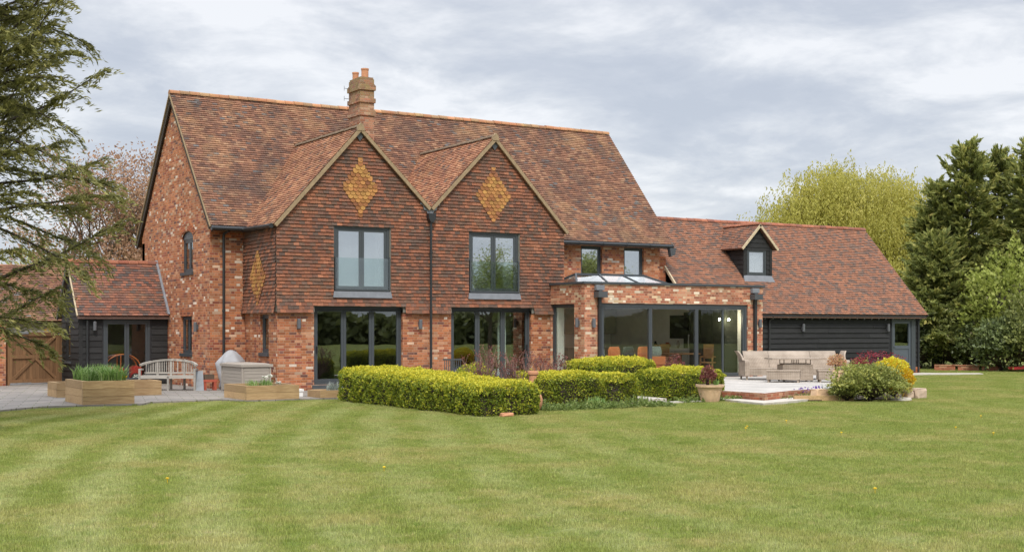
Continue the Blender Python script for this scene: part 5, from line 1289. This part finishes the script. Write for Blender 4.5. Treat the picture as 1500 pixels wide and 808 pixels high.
mb.bar((22.98, 24.16, .03), (24.35, 23.50, .03), .12, .13); mb.bar((22.98, 24.16, -.10), (24.35, 23.50, -.10), .12, .12)
tag(mb.build('timber_edging', MB_['sleeper'], loc=(23.6, 23.8, 0)), 'timber edging board between the terrace step and the green bush', 'edging')
def stone(label, x, y, sx, sy, sz, seed, m='stone_warm', z=-.05, rz=0.):
    mb = MB(); rg = np.random.default_rng(seed); r = []
    for k, (f, zz) in enumerate(((.97, 0), (1., .3), (.98, .8), (.88, 1.))):
        r.append([(sx/2*f*a+rg.normal(0, .012), sy/2*f*b+rg.normal(0, .012), zz*sz) for a, b in ((-1, -.8), (-.8, -1), (.8, -1), (1, -.75), (1, .8), (.8, 1), (-.8, 1), (-1, .8))])
    mb.quadgrid(r, True, True); q = Matrix.Translation((x, y, z)) @ Matrix.Rotation(rz, 4, 'Z'); mb.v = [tuple(q @ Vector(v)) for v in mb.v]
    tag(mb.build('edging_stone', MB_[m], loc=(x, y, z)), label, 'stone', 'edging stones')
stone('pinkish edging stone right of the golden bush, the largest', 26.75, 23.6, .42, .34, .26, 1)
stone('flat grey stone slab on the lawn at the right foot of the green bush', 25.45, 22.95, .5, .3, .08, 2, 'stone')
stone('rounded pink stone behind the timber edging, left of the green bush', 23.75, 24.05, .42, .26, .24, 3, 'terracotta_pale', 0)
stone('smaller pale stone between the golden bush and the largest edging stone', 26.35, 23.55, .26, .22, .2, 6)
stone('small red stone on the grass at the foot of the longest hedge', 14.0, 23.05, .26, .16, .08, 4, 'terracotta')
def planter(label, x, y, z, r, h, pl, plf, seed, ph):
    t = thing('planter', (x, y, z), label, 'planter', 'terracotta planters behind the bushes')
    mb = MB(); mb.lathe((x, y, z), [(r*.75, 0), (r*.95, h*.8), (r*1.06, h*.8), (r*1.08, h), (r*.9, h), (r*.85, h*.7)], 22); mb.build('pot', MB_['terracotta_pale'], t)
    mb = MB(); mb.lathe((x, y, z), [(.001, h*.86), (r*.88, h*.88), (r*.88, h*.8), (.001, h*.8)], 18); mb.build('soil', MB_['soil'], t)
    shrub('potted_plant', pl, x, y, r*1.1, r*1.1, ph, seed, plf, 700, .06, z0=z+h*.8, core=False, up=.8, cat='plant')
planter('terracotta planter with yellow green plant, right of the rattan sofa', 28.6, 27.35, .18, .27, .38, 'yellow green tufted plant in the planter right of the sofa', 'bush', 96, .42)
planter('terracotta planter with pinkish plant, hard against the rattan sofa end', 28.35, 28.0, .18, .24, .36, 'pink and orange leaved plant in the planter at the sofa end', 'pinkish', 97, .55)

# rattan furniture (local frame: x along the sofa, y backwards)
RT = MB_['rattan']
sofa = thing('rattan_sofa', (27.12, 30.62, .18), 'long taupe rattan corner sofa with flared back on the pale terrace', 'sofa', rz=-.47)
SL = 3.28
bz = lambda f: (.72+.14*f+.10*max(0, f-.55)**2*4, .34+.53*f)
for i, (a, b) in enumerate(((0.16, .95), (.96, 2.28), (2.29, SL-.16))):
    mb = MB(); rings = []
    for f in np.linspace(0, 1, 9):
        y, z = bz(f); rings.append([(a, y, z), (b, y, z), (b, y+.06, z), (a, y+.06, z)])
    mb.quadgrid(rings, True, True); mb.build('back_panel', RT, sofa, local=True)
mb = MB(); mb.box(.14, SL-.14, .03, .80, .14, .36); mb.build('seat_base', RT, sofa, local=True)
for sgn, x in ((-1, 0.), (1, SL)):
    mb = MB(); inn = .14
    q = lambda y, z, fl: ((x-sgn*0-fl*sgn*-1*0, y, z))
    prof = [(0.0, .12), (0, .55), (.03, .60), (.50, .60), (.74, .66), (.80, .40), (.80, .12)]
    xx = (x, x+inn) if sgn < 0 else (x-inn, x)
    mb.prism([(xx[0], y, z) for y, z in prof], (inn, 0, 0)); mb.build('arm', RT, sofa, local=True)
    mb = MB(); rings = []
    for f in np.linspace(0, 1, 8):
        fl = .20*max(0, f-.35)**1.7; z = .55+.33*f
        rings.append([(x+sgn*fl, .30+.3*f, z), (x+sgn*fl, .88+.1*f, z), (x+sgn*fl-sgn*.05, .88+.1*f, z), (x+sgn*fl-sgn*.05, .30+.3*f, z)])
    mb.quadgrid(rings, True, True); mb.build('flared_end', RT, sofa, local=True)
for x in (.05, SL-.09, 1.0, 2.25):
    for y in (.05, .74):
        mb = MB(); mb.box(x, x+.045, y, y+.045, 0, .14); mb.build('leg', RT, sofa, local=True)
tb = thing('rattan_table', (27.75, 29.12, .18), 'rattan dining table with raised top in front of the sofa', 'table', rz=-.47)
mb = MB(); mb.box(-.82, .82, -.42, .42, .66, .70); mb.build('table_top', RT, tb, local=True)
mb = MB(); mb.box(-.46, .46, -.3, .3, .04, .50); mb.box(-.40, .40, -.25, .25, .50, .535); mb.build('woven_base', RT, tb, local=True)
for x in (-.40, -.03, .03, .40):
    for y in (-.22, .22): mb = MB(); mb.box(x-.009, x+.009, y-.012, y+.012, .535, .66); mb.build('support', MB_['bark'], tb, local=True)
for x in (-.44, .4):
    for y in (-.28, .24): mb = MB(); mb.box(x, x+.05, y, y+.05, 0, .04); mb.build('foot', MB_['lamp_grey'], tb, local=True)
def stool(label, x, y, rz, L_s, W_s):
    t = thing('rattan_stool', (x, y, .18), label, 'stool', 'rattan footstools', rz=rz)
    mb = MB(); mb.box(-L_s/2, L_s/2, -W_s/2, W_s/2, .09, .31); mb.build('woven_frame', RT, t, local=True)
    mb = MB(); mb.box(-L_s/2-.01, L_s/2+.01, -W_s/2-.01, W_s/2+.01, .312, .355); mb.build('seat_top', RT, t, local=True)
    for sx in (-1, 1):
        for sy in (-1, 1): mb = MB(); mb.box(sx*(L_s/2-.05)-.025, sx*(L_s/2-.05)+.025, sy*(W_s/2-.05)-.025, sy*(W_s/2-.05)+.025, 0, .09); mb.build('leg', RT, t, local=True)
stool('rattan bench stool in front of the table, left of two', 26.95, 28.75, -.85, .95, .45)
stool('rattan bench stool right of the table, beside the planters', 28.35, 28.05, -.62, 1.05, .45)

# ------------------------------------------------------------------ behind the glass
def curtain(label, F, a0, a1, z0, z1, d, folds, m='blind', group='white curtains'):
    mb = MB(); n = folds*6; top = []; bot = []
    for i in range(n+1):
        a = a0+(a1-a0)*i/n; q = d+.022*math.sin(i/6*2*PI)
        top.append(F.p(a, z1, q)); bot.append(F.p(a, z0, q))
    mb.quadgrid([bot, top], False); c = F.p((a0+a1)/2, z0, d)
    return tag(mb.build('curtain', MB_[m], loc=tuple(c), smooth=True), label, 'curtain', group)
curtain('white voile curtain filling the left upstairs gable window', FB, 15.45, 17.05, 2.72, 4.66, -.32, 3)
curtain('white curtain gathered at the right of the left upstairs gable window', FB, 16.74, 17.06, 2.72, 4.68, -.24, 4)
curtain('pale curtain gathered at the right of the right upstairs gable window', FB, 21.18, 21.50, 2.72, 4.66, -.26, 4)
curtain('white blind in the small upstairs window nearer the wing', FM, 27.56, 28.39, 3.3, 4.58, -.32, 1)
curtain('pale curtain edge inside the second bifold doors', FB, 21.05, 21.35, .2, 2.32, -.36, 3)
curtain('white blind in the dormer window', FD, 33.07, 33.95, 3.74, 4.68, -.10, 1)
mb = MB()
for i in range(22): FG.box(mb, GU[0]+.05, GU[1]-.05, GU[2]+.07+i*.041, GU[2]+.09+i*.041, -.30, -.27)
tag(mb.build('slatted_blind', MB_['bark'], loc=tuple(FG.p(am, GU[2], -.28))), 'brown slatted blind in the arched gable window', 'blind')
mb = MB(); FS.box(mb, BS[0]+.02, BS[1]-.2, BS[2]+.1, BS[3]-.02, -.24, -.22)
tag(mb.build('roller_blind', MB_['resin'], loc=tuple(FS.p(35.8, 1.1, -.23))), 'taupe roller blind in the narrow window on the bay side', 'blind')

def chair(label, x, y, z, rz):
    t = thing('dining_chair', (x, y, z), label, 'chair', 'wooden dining chairs in the orangery', rz=rz); W = MB_['oak_warm']
    mb = MB(); mb.box(-.23, .23, -.23, .23, .43, .47); mb.build('seat', W, t, local=True)
    mb = MB(); mb.box(-.22, .22, .19, .23, .58, 1.04); mb.box(-.23, .23, .185, .235, .98, 1.06); mb.build('backrest', W, t, local=True)
    for sx in (-.23, .185):
        for sy in (-.23, .185): mb = MB(); mb.box(sx, sx+.045, sy, sy+.045, 0, 1.0 if sy > 0 else .64); mb.build('leg', W, t, local=True)
        mb = MB(); mb.box(sx, sx+.045, -.23, .2, .62, .66); mb.build('armrest', W, t, local=True)
t = thing('dining_table', (28.0, 34.9, .165), 'warm wooden dining table inside the orangery', 'table')
mb = MB(); mb.lathe((28.0, 34.9, .165), [(.70, .72), (.72, .73), (.72, .76), (.0, .765)], 28); mb.build('table_top', MB_['oak_warm'], t)
mb = MB(); mb.lathe((28.0, 34.9, .165), [(.10, .05), (.07, .2), (.09, .72)], 12); mb.box(27.6, 28.4, 34.86, 34.94, .165, .22); mb.box(27.96, 28.04, 34.5, 35.3, .165, .22); mb.build('pedestal', MB_['oak_warm'], t)
chair('wooden dining chair on the left of the table, seen through the middle door', 27.0, 34.5, .165, 1.3)
chair('wooden dining chair right of the table, behind the right hand door', 28.75, 34.3, .165, -1.0)
chair('wooden dining chair partly hidden behind the dining table', 28.2, 35.7, .165, .2)
t = thing('indoor_sofa', (24.9, 34.0, .165), 'orange sofa with patterned cushions behind the left sliding door', 'sofa')
mb = MB(); mb.box(23.6, 26.4, 33.65, 34.5, .24, .6); mb.build('seat', MB_['orange_fabric'], t)
mb = MB(); mb.box(23.6, 26.4, 33.62, 33.85, .6, .86); mb.build('backrest', MB_['orange_fabric'], t)
for x in (23.6, 26.25): mb = MB(); mb.box(x, x+.15, 33.86, 34.5, .6, .78); mb.build('armrest', MB_['orange_fabric'], t)
for i, (x, m, lb) in enumerate(((23.85, 'grey_fabric', 'grey patterned cushion on the left of the orange sofa'), (24.45, 'orange_fabric', 'orange cushion second from the left on the sofa'), (25.0, 'dark_unit', 'dark green cushion in the middle of the orange sofa'), (25.6, 'orange_fabric', 'large orange cushion right of the dark green one'), (26.1, 'grey_fabric', 'grey patterned cushion at the right end of the orange sofa'))):
    mb = MB(); rings = []
    for k in range(7):
        f = -1+k/3; w = .24*(1-abs(f)**3*.25); th = .02+.09*(1-f*f)
        rings.append([(x+w*a, 33.74+th*b*.6, .98+f*.2) for a, b in ((-1, 0), (-.7, -1), (.7, -1), (1, 0), (.7, 1), (-.7, 1))])
    mb.quadgrid(rings, True, True); tag(mb.build('cushion', MB_[m], loc=(x, 33.74, .78)), lb, 'cushion', 'cushions on the orange sofa')
t = thing('kitchen_cabinets', (26.0, 40.6, .165), 'pale sage kitchen cabinets along the back of the room', 'cabinets')
for i in range(8):
    x = 25.75+i*.47
    mb = MB(); mb.box(x, x+.46, 40.4, 40.98, .17, 1.05); mb.build('base_unit', MB_['sage'], t)
    mb = MB(); mb.box(x, x+.46, 40.6, 40.98, 1.55, 2.45); mb.build('wall_unit', MB_['sage'], t)
mb = MB(); mb.box(25.7, 29.5, 40.36, 40.98, 1.052, 1.09); mb.build('worktop', MB_['white'], t)
t = thing('sideboard', (29.3, 36.8, .165), 'pale sideboard against the white wall inside', 'sideboard')
mb = MB(); mb.box(29.1, 29.55, 35.75, 38.3, .2, 1.02); mb.box(29.07, 29.555, 35.72, 38.33, 1.022, 1.06); mb.build('body', MB_['white'], t)
for y in (35.78, 36.63, 37.48): mb = MB(); mb.box(29.08, 29.099, y, y+.8, .25, .98); mb.build('door', MB_['sage'], t)
t = thing('picture_frame', (29.4, 36.0, 1.06), 'small pale framed picture standing on the sideboard', 'picture')
mb = MB(); mb.box(29.42, 29.45, 35.8, 36.2, 1.065, 1.55); mb.build('frame', MB_['white'], t)
mb = MB(); mb.box(29.41, 29.419, 35.86, 36.14, 1.13, 1.49); mb.build('print', MB_['resin'], t)
t = thing('framed_picture', (29.53, 36.8, 1.4), 'large dark framed picture on the white wall inside', 'picture')
mb = MB(); mb.box(29.52, 29.555, 36.3, 37.35, 1.40, 2.22); mb.build('frame', MB_['black'], t)
mb = MB(); mb.box(29.51, 29.519, 36.36, 37.29, 1.46, 2.16); mb.build('print', MB_['dark_unit'], t)
t = thing('added_dark_cabinet', (29.3, 34.7, .165), 'tall dark cabinet added inside to darken the right hand sliding door', 'cabinet')  # cabinet added so the right pane looks dark instead of showing white wall
mb = MB(); mb.box(29.0, 29.55, 33.75, 35.6, .17, 2.55); mb.build('carcass', MB_['dark_unit'], t)
for y in (33.78, 34.39, 35.0): mb = MB(); mb.box(28.98, 28.999, y, y+.58, .22, 2.5); mb.build('door', MB_['dark_unit'], t)
for y, z, r, h, m, lb in ((37.9, 1.062, .07, .24, 'black', 'dark jug on the sideboard below the large picture'), (37.2, 1.062, .12, .2, 'red_clay', 'brown bowl shaped pot on the sideboard'), (36.6, 1.062, .06, .27, 'resin', 'tall taupe vase on the sideboard')):
    t = thing('vase', (29.3, y, z), lb, 'vase'); mb = MB(); mb.lathe((29.3, y, z), [(r*.6, 0), (r, h*.35), (r*.9, h*.6), (r*.5, h*.85), (r*.6, h), (r*.4, h*.95)], 16); mb.build('body', MB_[m], t, smooth=True)
for x, y, lb in ((28.75, 33.72, 'lit pendant lamp bulb left of two, above the dining table'), (29.0, 33.55, 'lit pendant lamp bulb right of two, above the dining table'), (23.5, 36.5, 'extra lit bulb added out of view to brighten the orangery')):  # the last bulb is added out of sight to brighten the room
    t = thing('pendant_lamp', (x, y, 2.70), lb, 'lamp', 'lit pendant lamps')
    mb = MB(); mb.tube([(x, y, 2.70), (x, y, 2.12)], .006, 5); mb.lathe((x, y, 0), [(.02, 2.08), (.025, 2.14), (.015, 2.17)], 10); mb.build('cord', MB_['black'], t)
    mb = MB(); mb.lathe((x, y, 0), [(.004, 2.025), (.022, 2.035), (.028, 2.055), (.02, 2.08), (.012, 2.09)], 12); mb.build('bulb', MB_['bulb'], t, smooth=True)
t = thing('toy_car', (11.25, 41.95, .062), 'red toy car with an orange hooped roof behind the annexe doors', 'toy')
mb = MB(); mb.prism([(10.68, 41.9, .2), (11.86, 41.9, .2), (11.86, 41.9, .5), (11.7, 41.9, .58), (11.4, 41.9, .5), (11.1, 41.9, .5), (10.8, 41.9, .6), (10.68, 41.9, .5)], (0, .5, 0)); mb.build('body', MB_['red_plastic'], t)
for y in (41.92, 42.36):
    mb = MB(); mb.tube([(11.27-.56*math.cos(PI*j/16), y, .48+.46*math.sin(PI*j/16)) for j in range(17)], .02, 8); mb.tube([(11.2, y, .45), (11.2, y, .94)], .015, 8); mb.build('roof_hoop', MB_['orange_plastic'], t)
for x in (10.88, 11.66):
    for y in (41.87, 42.41):
        mb = MB(); mb.prism([(x+.14*math.cos(a), y, .21+.14*math.sin(a)) for a in np.linspace(0, 2*PI, 18, False)], (0, .06, 0)); w = mb.build('wheel', MB_['black'], t)
        mb = MB()
        for k in range(6):
            a = k*PI/3; mb.prism([(x+q*math.cos(a+b), y-.006, .21+q*math.sin(a+b)) for q, b in ((.02, -.8), (.10, -.28), (.10, .28), (.02, .8))], (0, .005, 0))
        mb.build('hub', MB_['white'], w)

# ------------------------------------------------------------------ trees
conifer('conifer_tree', 'big feathery conifer at the left edge, its sprays hanging over the gate and annexe', 3.75, 25.55, 14.2,
        lambda q: 3.3*(1-q)**.42*(.78+.22*min(1, q/.3)), 350, 1.2, 101, 'conifer', .115, .022, .066, 22, .64, (.08, .9), (-.5, -.02), trunk_r=.2, thin=3.5, dr=.55)
CG = 'conifers beyond the wing'
for i, (x, y, H, R, lb) in enumerate(((49.3, 42.2, 8.2, 3.0, 'leftmost of the dark conifers beyond the wing, next to the willow'), (49.8, 41.0, 10.0, 3.0, 'tallest dark conifer beyond the wing, with a pointed leader'),
        (52.8, 41.6, 9.8, 3.3, 'dark conifer right of the tallest one, a little farther back'), (51.8, 38.9, 10.0, 3.2, 'dark conifer cut by the right edge of the picture'), (47.6, 40.9, 5.6, 2.6, 'lower golden tinged conifer spreading behind the wing gable'))):
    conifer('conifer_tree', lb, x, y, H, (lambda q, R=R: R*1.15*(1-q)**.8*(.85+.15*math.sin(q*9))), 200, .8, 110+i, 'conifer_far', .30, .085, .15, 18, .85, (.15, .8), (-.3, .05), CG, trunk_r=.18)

def willow(label, x, y, H, R, seed):
    rg = np.random.default_rng(seed); t = thing('willow_tree', (x, y, -.05), label, 'tree'); mb = MB(); tips = []
    mb.tube([(x, y, -.1), (x+.15, y, 1.5), (x, y+.1, 3.0)], [.42, .36, .32], 9)
    for i in range(9):
        a = i*2.4+rg.normal(0, .3); el = rg.uniform(.5, 1.25); d = np.array([math.cos(a)*math.cos(el), math.sin(a)*math.cos(el), math.sin(el)])
        twiggy(mb, np.array([x, y, 2.4+rg.random()*1.2]), d, rg.uniform(2.2, 3.0), .17, 3, rg, tips, .75, .22, 4, .68)
    mb.build('trunk', MB_['bark'], t)
    T = [q[0] for q in tips if q[2] < 2]
    cl = []
    for i in range(250):                                  # clumps of hanging strands over an uneven dome
        a = rg.uniform(0, 2*PI); u = rg.random()**.8; r = R*math.sqrt(u)*rg.uniform(.8, 1.1)
        cl.append(np.array([x+r*math.cos(a), y+r*math.sin(a), 2.2+(H-2.4)*math.sqrt(max(0, 1-.92*u))*rg.uniform(.82, 1.03)]))
    C = []; A = []; v = []
    for p, nS, sd in [(q, 2, .35) for q in T if q[2] > 2]+[(q, 32, .66) for q in cl]:
        hu = rg.normal(.5, .12)
        for k in range(nS):
            o = p+rg.normal(0, sd, 3)*np.array([1, 1, .6]); Ls = rg.uniform(.5, 1.9); m = int(Ls/.10)+1
            s_ = np.linspace(0, 1, m); dx, dy = rg.normal(0, .26, 2)
            c = np.stack([o[0]+dx*s_**.6, o[1]+dy*s_**.6, o[2]+.3*s_-(.3+Ls)*s_**1.6], 1)+rg.normal(0, .06, (m, 3)); C.append(c)
            A.append(np.stack([rg.normal(0, .45, m)+dx, rg.normal(0, .45, m)+dy, -1+.0*s_], 1)); v.append(np.full(m, hu)+rg.normal(0, .14, m))
    C = np.concatenate(C); A = np.concatenate(A); v = np.concatenate(v); ok = C[:, 2] > .5
    C, A, v = C[ok], A[ok], v[ok]
    leafmesh('crown', C, A, rdir(len(C), rg), rg.uniform(.10, .22, len(C)), .07, v, L_['willow'], t); return t
willow('big yellow green willow rising behind the roof of the wing', 54.8, 53.2, 10.9, 5.9, 121)

def broad(name, label, x, y, H, R, seed, lf, leaf=.14, per=9, depth=4, group=None, spread=.7, sc=.34, asp=.5, low=.32, up=.3, k=3, cl=.28, ratio=.68):
    rg = np.random.default_rng(seed); t = thing(name, (x, y, -.05), label, 'tree', group); mb = MB(); tips = []
    mb.tube([(x, y, -.1), (x+.05, y, H*low*.6), (x, y, H*low)], [H*.022, H*.018, H*.016], 8)
    for i in range(7):
        a = i*2.4+rg.normal(0, .3); el = rg.uniform(.35, 1.3); d = np.array([math.cos(a)*math.cos(el), math.sin(a)*math.cos(el), math.sin(el)])
        twiggy(mb, np.array([x, y, H*low*rg.uniform(.75, 1.0)]), d, H*sc*rg.uniform(.7, 1.1)*(.75+.35*math.sin(el)), H*.011, depth-1, rg, tips, spread, up, k, ratio)
    mb.build('trunk', MB_['bark'], t)
    P = np.array([q[0] for q in tips if q[2] < 2]); P = np.repeat(P, per, 0)+rg.normal(0, cl, (len(P)*per, 3))
    hue = np.repeat(rg.normal(0, .12, len(P)//per), per)
    leafmesh('crown', P, rdir(len(P), rg)+np.array([0, 0, .3]), rdir(len(P), rg), rg.uniform(.6, 1.4, len(P))*leaf, leaf*asp, .5+hue+rg.normal(0, .18, len(P)), L_[lf], t); return t
broad('copper_tree', 'thinly leaved copper brown tree behind the brick gable end', 17.3, 64.5, 10.6, 4, 133, 'copper', .17, 16, 5, spread=.8, sc=.30, cl=.36, k=3, ratio=.72)
broad('copper_tree', 'lower copper brown tree left of the taller one, over the annexe roof', 15.4, 63.5, 8.0, 3, 132, 'copper', .16, 13, 5, spread=.75, sc=.34, cl=.28, k=3, ratio=.7)
PG = 'pale spring trees behind the annexe'
for i, (x, y, H, lb) in enumerate(((15.2, 75, 6.6, 'pale yellow green tree behind the barn roof, farthest left'), (16.9, 72, 6.2, 'pale yellow green tree behind the barn roof, nearer the annexe'), (14.2, 72, 5.6, 'low pale green tree behind the tall neighbouring house'))):
    broad('pale_tree', lb, x, y, H, 3, 140+i, 'pale_green', .26, 9, 4, PG, .8, .3, cl=.4)
shrub('lime_shrub', 'bright lime green shrub at the right edge in front of the conifers', 49.0, 37.6, 2.3, 2.0, 5.0, 151, 'lime', 9000, .18, rough=.28, vb=.5, asp=.6, cat='large shrub', stems=9)
shrub('round_shrub', 'dark rounded shrub against the right edge, in front of the lime green tree', 47.4, 35.6, 1.5, 1.4, 2.9, 152, 'mixed', 8000, .16, rough=.3, vb=.36)
HR = 'hedgerow shrubs beyond the wing'
for i, (x, y, rx, h, lf, n, lb) in enumerate(((46.7, 41.0, 1.3, 2.5, 'dark', 9000, 'dark ivy clad hedgerow shrub directly beside the wing corner'), (47.6, 39.9, 1.4, 3.0, 'mixed', 9000, 'twiggy olive hedgerow shrub behind the brick edging, left part'),
        (47.7, 38.6, 1.2, 2.3, 'dark', 8000, 'dark glossy hedgerow shrub behind the middle of the brick edging'), (48.4, 38.0, 1.5, 3.1, 'mixed', 9000, 'olive hedgerow shrub behind the right end of the brick edging'),
        (46.6, 36.6, 1.1, 2.2, 'dark', 7500, 'dark hedgerow shrub at the foot of the rounded one'), (49.0, 41.6, 1.7, 4.0, 'mixed', 9000, 'taller olive hedgerow shrub below the conifers'))):
    shrub('hedgerow_shrub', lb, x, y, rx, rx*.9, h, 160+i, lf, n, .15, rough=.2, vb=.42, group=HR, asp=.6)
mb = MB(); 
for i in range(3): mb.bar((45.0+i*.62, 38.75-i*.73, -.0), (45.55+i*.62, 38.1-i*.73, .0), .2, .34)
mb.bar((45.0, 38.75, .19), (46.8, 36.6, .19), .24, .04)
tag(mb.build('brick_edging', MB_['brick_riser'], loc=(46, 37.6, 0)), 'low brick edging at the foot of the right hand hedgerow', 'edging')
t = thing('toy_slide', (46.9, 36.0, -.05), 'red plastic slide end lying on the grass at the right edge', 'toy')
mb = MB(); rings = []
for f in np.linspace(0, 1, 9):
    c = V(46.35+f*1.5, 35.95-f*.9, .05+.42*f*f); n_ = V(.45, .85, 0)*.22
    rings.append([c-n_+V(0, 0, .10), c-n_, c+n_, c+n_+V(0, 0, .10), c+n_*.85+V(0, 0, .10), c+n_*.85+V(0, 0, .02), c-n_*.85+V(0, 0, .02), c-n_*.85+V(0, 0, .10)])
mb.quadgrid(rings, True, True); mb.build('chute', MB_['red_plastic'], t)

# belt of trees on the far side of the lawn, behind the camera (seen in the glass)
rg = np.random.default_rng(200); C = []; A = []
def belt(x0, y0, x1, y1, hf, n, dep):
    f = rg.random(n); x = x0+(x1-x0)*f; y = y0+(y1-y0)*f; h = hf(f)*(.78+.16*np.sin(f*37)+.11*np.sin(f*91+1)+.08*np.sin(f*211+2))
    z = h*rg.random(n)**.8; r = rg.normal(0, dep, n); dx, dy = (y1-y0), -(x1-x0); L = math.hypot(dx, dy)
    return np.stack([x+dx/L*r, y+dy/L*r, z], 1)
P = np.concatenate([belt(-90, -62, 35, -75, lambda f: 4.2+0*f, 26000, 2.2), belt(35, -75, 150, -48, lambda f: 3.3+.9*np.sin(f*7)**2+2.2*np.clip(f-.45, 0, 1), 42000, 2.0), belt(150, -48, 170, 30, lambda f: 8+0*f, 12000, 2.5), belt(170, 30, 122, 92, lambda f: 8+0*f, 12000, 2.5), belt(-90, -62, -70, 40, lambda f: 6+0*f, 10000, 2.5)])
o = leafmesh('woodland', P, rdir(len(P), rg), rdir(len(P), rg), rg.uniform(.7, 1.4, len(P)), .7, rg.normal(.45, .22, len(P)), L_['wood_far']); tag(o, 'far belt of trees across the field', 'woodland', kind='stuff')
for i, (x, y, H) in enumerate(((56, -25, 8.6), (72, -28, 10), (64, -36, 7))):
    broad('garden_tree', ('tall loose garden tree reflected in the right upstairs window', 'taller garden tree at the far side of the lawn', 'smaller garden tree at the far side of the lawn')[i], x, y, H, 4, 210+i, 'mixed', .2, 9, 5, None, .75, .30, cl=.35)

# ------------------------------------------------------------------ grass blades and dandelions
def grass():
    rg = np.random.default_rng(300); pm = MB(); n = 1150
    xy = rg.uniform(-.34, .34, (n, 2)); an = rg.uniform(0, 2*PI, n); h = rg.uniform(.014, .034, n); ln = rg.uniform(.0, .8, n); w = rg.uniform(.004, .0075, n)
    for i in range(n):
        x, y = xy[i]; dx, dy = math.cos(an[i])*ln[i]*h[i], math.sin(an[i])*ln[i]*h[i]; sx, sy = -math.sin(an[i])*w[i]/2, math.cos(an[i])*w[i]/2
        pm.face([(x-sx, y-sy, -.004), (x+sx, y+sy, -.004), (x+dx+sx*.25, y+dy+sy*.25, h[i]), (x+dx-sx*.25, y+dy-sy*.25, h[i])], float(rg.random()))
    me = bpy.data.meshes.new('grass_tuft'); me.from_pydata(pm.v, [], pm.f); me.materials.append(MB_['blade']); set_attr(me, pm.r); me.update()
    src = bpy.data.objects.new('grass_tuft', me)
    S_, C_ = math.sin(TH), math.cos(TH); pts = []; st = .5
    def inpoly(x, y, poly):
        c = False; j = len(poly)-1
        for i in range(len(poly)):
            if (poly[i][1] > y) != (poly[j][1] > y) and x < (poly[j][0]-poly[i][0])*(y-poly[i][1])/(poly[j][1]-poly[i][1]+1e-12)+poly[i][0]: c = not c
            j = i
        return c
    pav = [(-2, 27.3), (5.42, 29.96), (6.5, 30.95), (8.7, 30.85), (9.1, 31.5), (10.9, 31.7), (12.8, 30.95), (13.5, 30.7), (14.9, 30.6), (15.2, 24.2), (16.5, 24.1), (19.2, 24.85), (20.9, 24.95), (21.6, 25.6), (21.1, 23.2), (22.4, 23.4), (23.0, 24.0), (25.0, 22.9),
           (25.6, 22.9), (27.2, 24.0), (29.6, 26.8), (31.2, 28.4), (33.1, 31.4), (33.2, 36), (39, 36), (39, 35.2), (42.5, 34.1), (43.0, 34.7), (41.6, 36), (41.6, 60), (-20, 60), (-20, 27)]
    for d in np.arange(8.5, 62, st):
        hw = .43*d+5
        for l in np.arange(-hw, hw, st):
            x, y = d*S_+l*C_, d*C_-l*S_
            if d > 26 and inpoly(x, y, pav): continue
            if 14.0-.55 < x < 14.75 and 23.2 < y < 31: continue
            pts.append((x+rg.uniform(-.1, .1), y+rg.uniform(-.1, .1), -.05))
    m2 = bpy.data.meshes.new('grass'); m2.from_pydata(pts, [], []); o = bpy.data.objects.new('grass', m2); COL.objects.link(o); m2.materials.append(MB_['blade'])
    ng = bpy.data.node_groups.new('grass_blades', 'GeometryNodeTree'); ng.interface.new_socket('Geometry', in_out='INPUT', socket_type='NodeSocketGeometry'); ng.interface.new_socket('Geometry', in_out='OUTPUT', socket_type='NodeSocketGeometry')
    N = ng.nodes.new; L = ng.links.new; gi = N('NodeGroupInput'); go = N('NodeGroupOutput'); ip = N('GeometryNodeInstanceOnPoints'); oi = N('GeometryNodeObjectInfo'); oi.inputs['Object'].default_value = src; oi.inputs['As Instance'].default_value = True
    mp = N('GeometryNodeMeshToPoints'); rv = N('FunctionNodeRandomValue'); rv.data_type = 'FLOAT_VECTOR'; rv.inputs[0].default_value = (0, 0, 0); rv.inputs[1].default_value = (0, 0, 6.283)
    sv = N('FunctionNodeRandomValue'); sv.data_type = 'FLOAT'; sv.inputs[2].default_value = .8; sv.inputs[3].default_value = 1.15
    L(gi.outputs[0], mp.inputs['Mesh']); L(mp.outputs[0], ip.inputs['Points']); L(oi.outputs['Geometry'], ip.inputs['Instance']); L(rv.outputs[0], ip.inputs['Rotation']); L(sv.outputs[1], ip.inputs['Scale']); L(ip.outputs[0], go.inputs[0])
    md = o.modifiers.new('blades', 'NODES'); md.node_group = ng
    tag(o, 'mown grass blades covering the striped lawn', 'grass', kind='stuff'); print('grass patches', len(pts))
grass()
rg = np.random.default_rng(9)
for i, (x, y) in enumerate(((15.6, 17.6), (15.9, 17.9), (16.3, 16.0), (18.9, 15.8), (18.4, 14.6), (10.9, 10.2), (17.5, 18.6), (4.6, 15.2), (21.8, 17.6), (7.3, 15.0))):
    mb = MB(); mb.tube([(x, y, -.05), (x, y, 0.0)], .004, 4); mb.lathe((x, y, 0), [(.002, -.002), (.018, .003), (.022, .012), (.012, .018), (.001, .02)], 9)
    tag(mb.build('dandelion', L_['petal_yellow'], loc=(x, y, -.05)), 'tiny yellow dandelion dotted on the open lawn', 'flower', 'dandelions on the lawn')
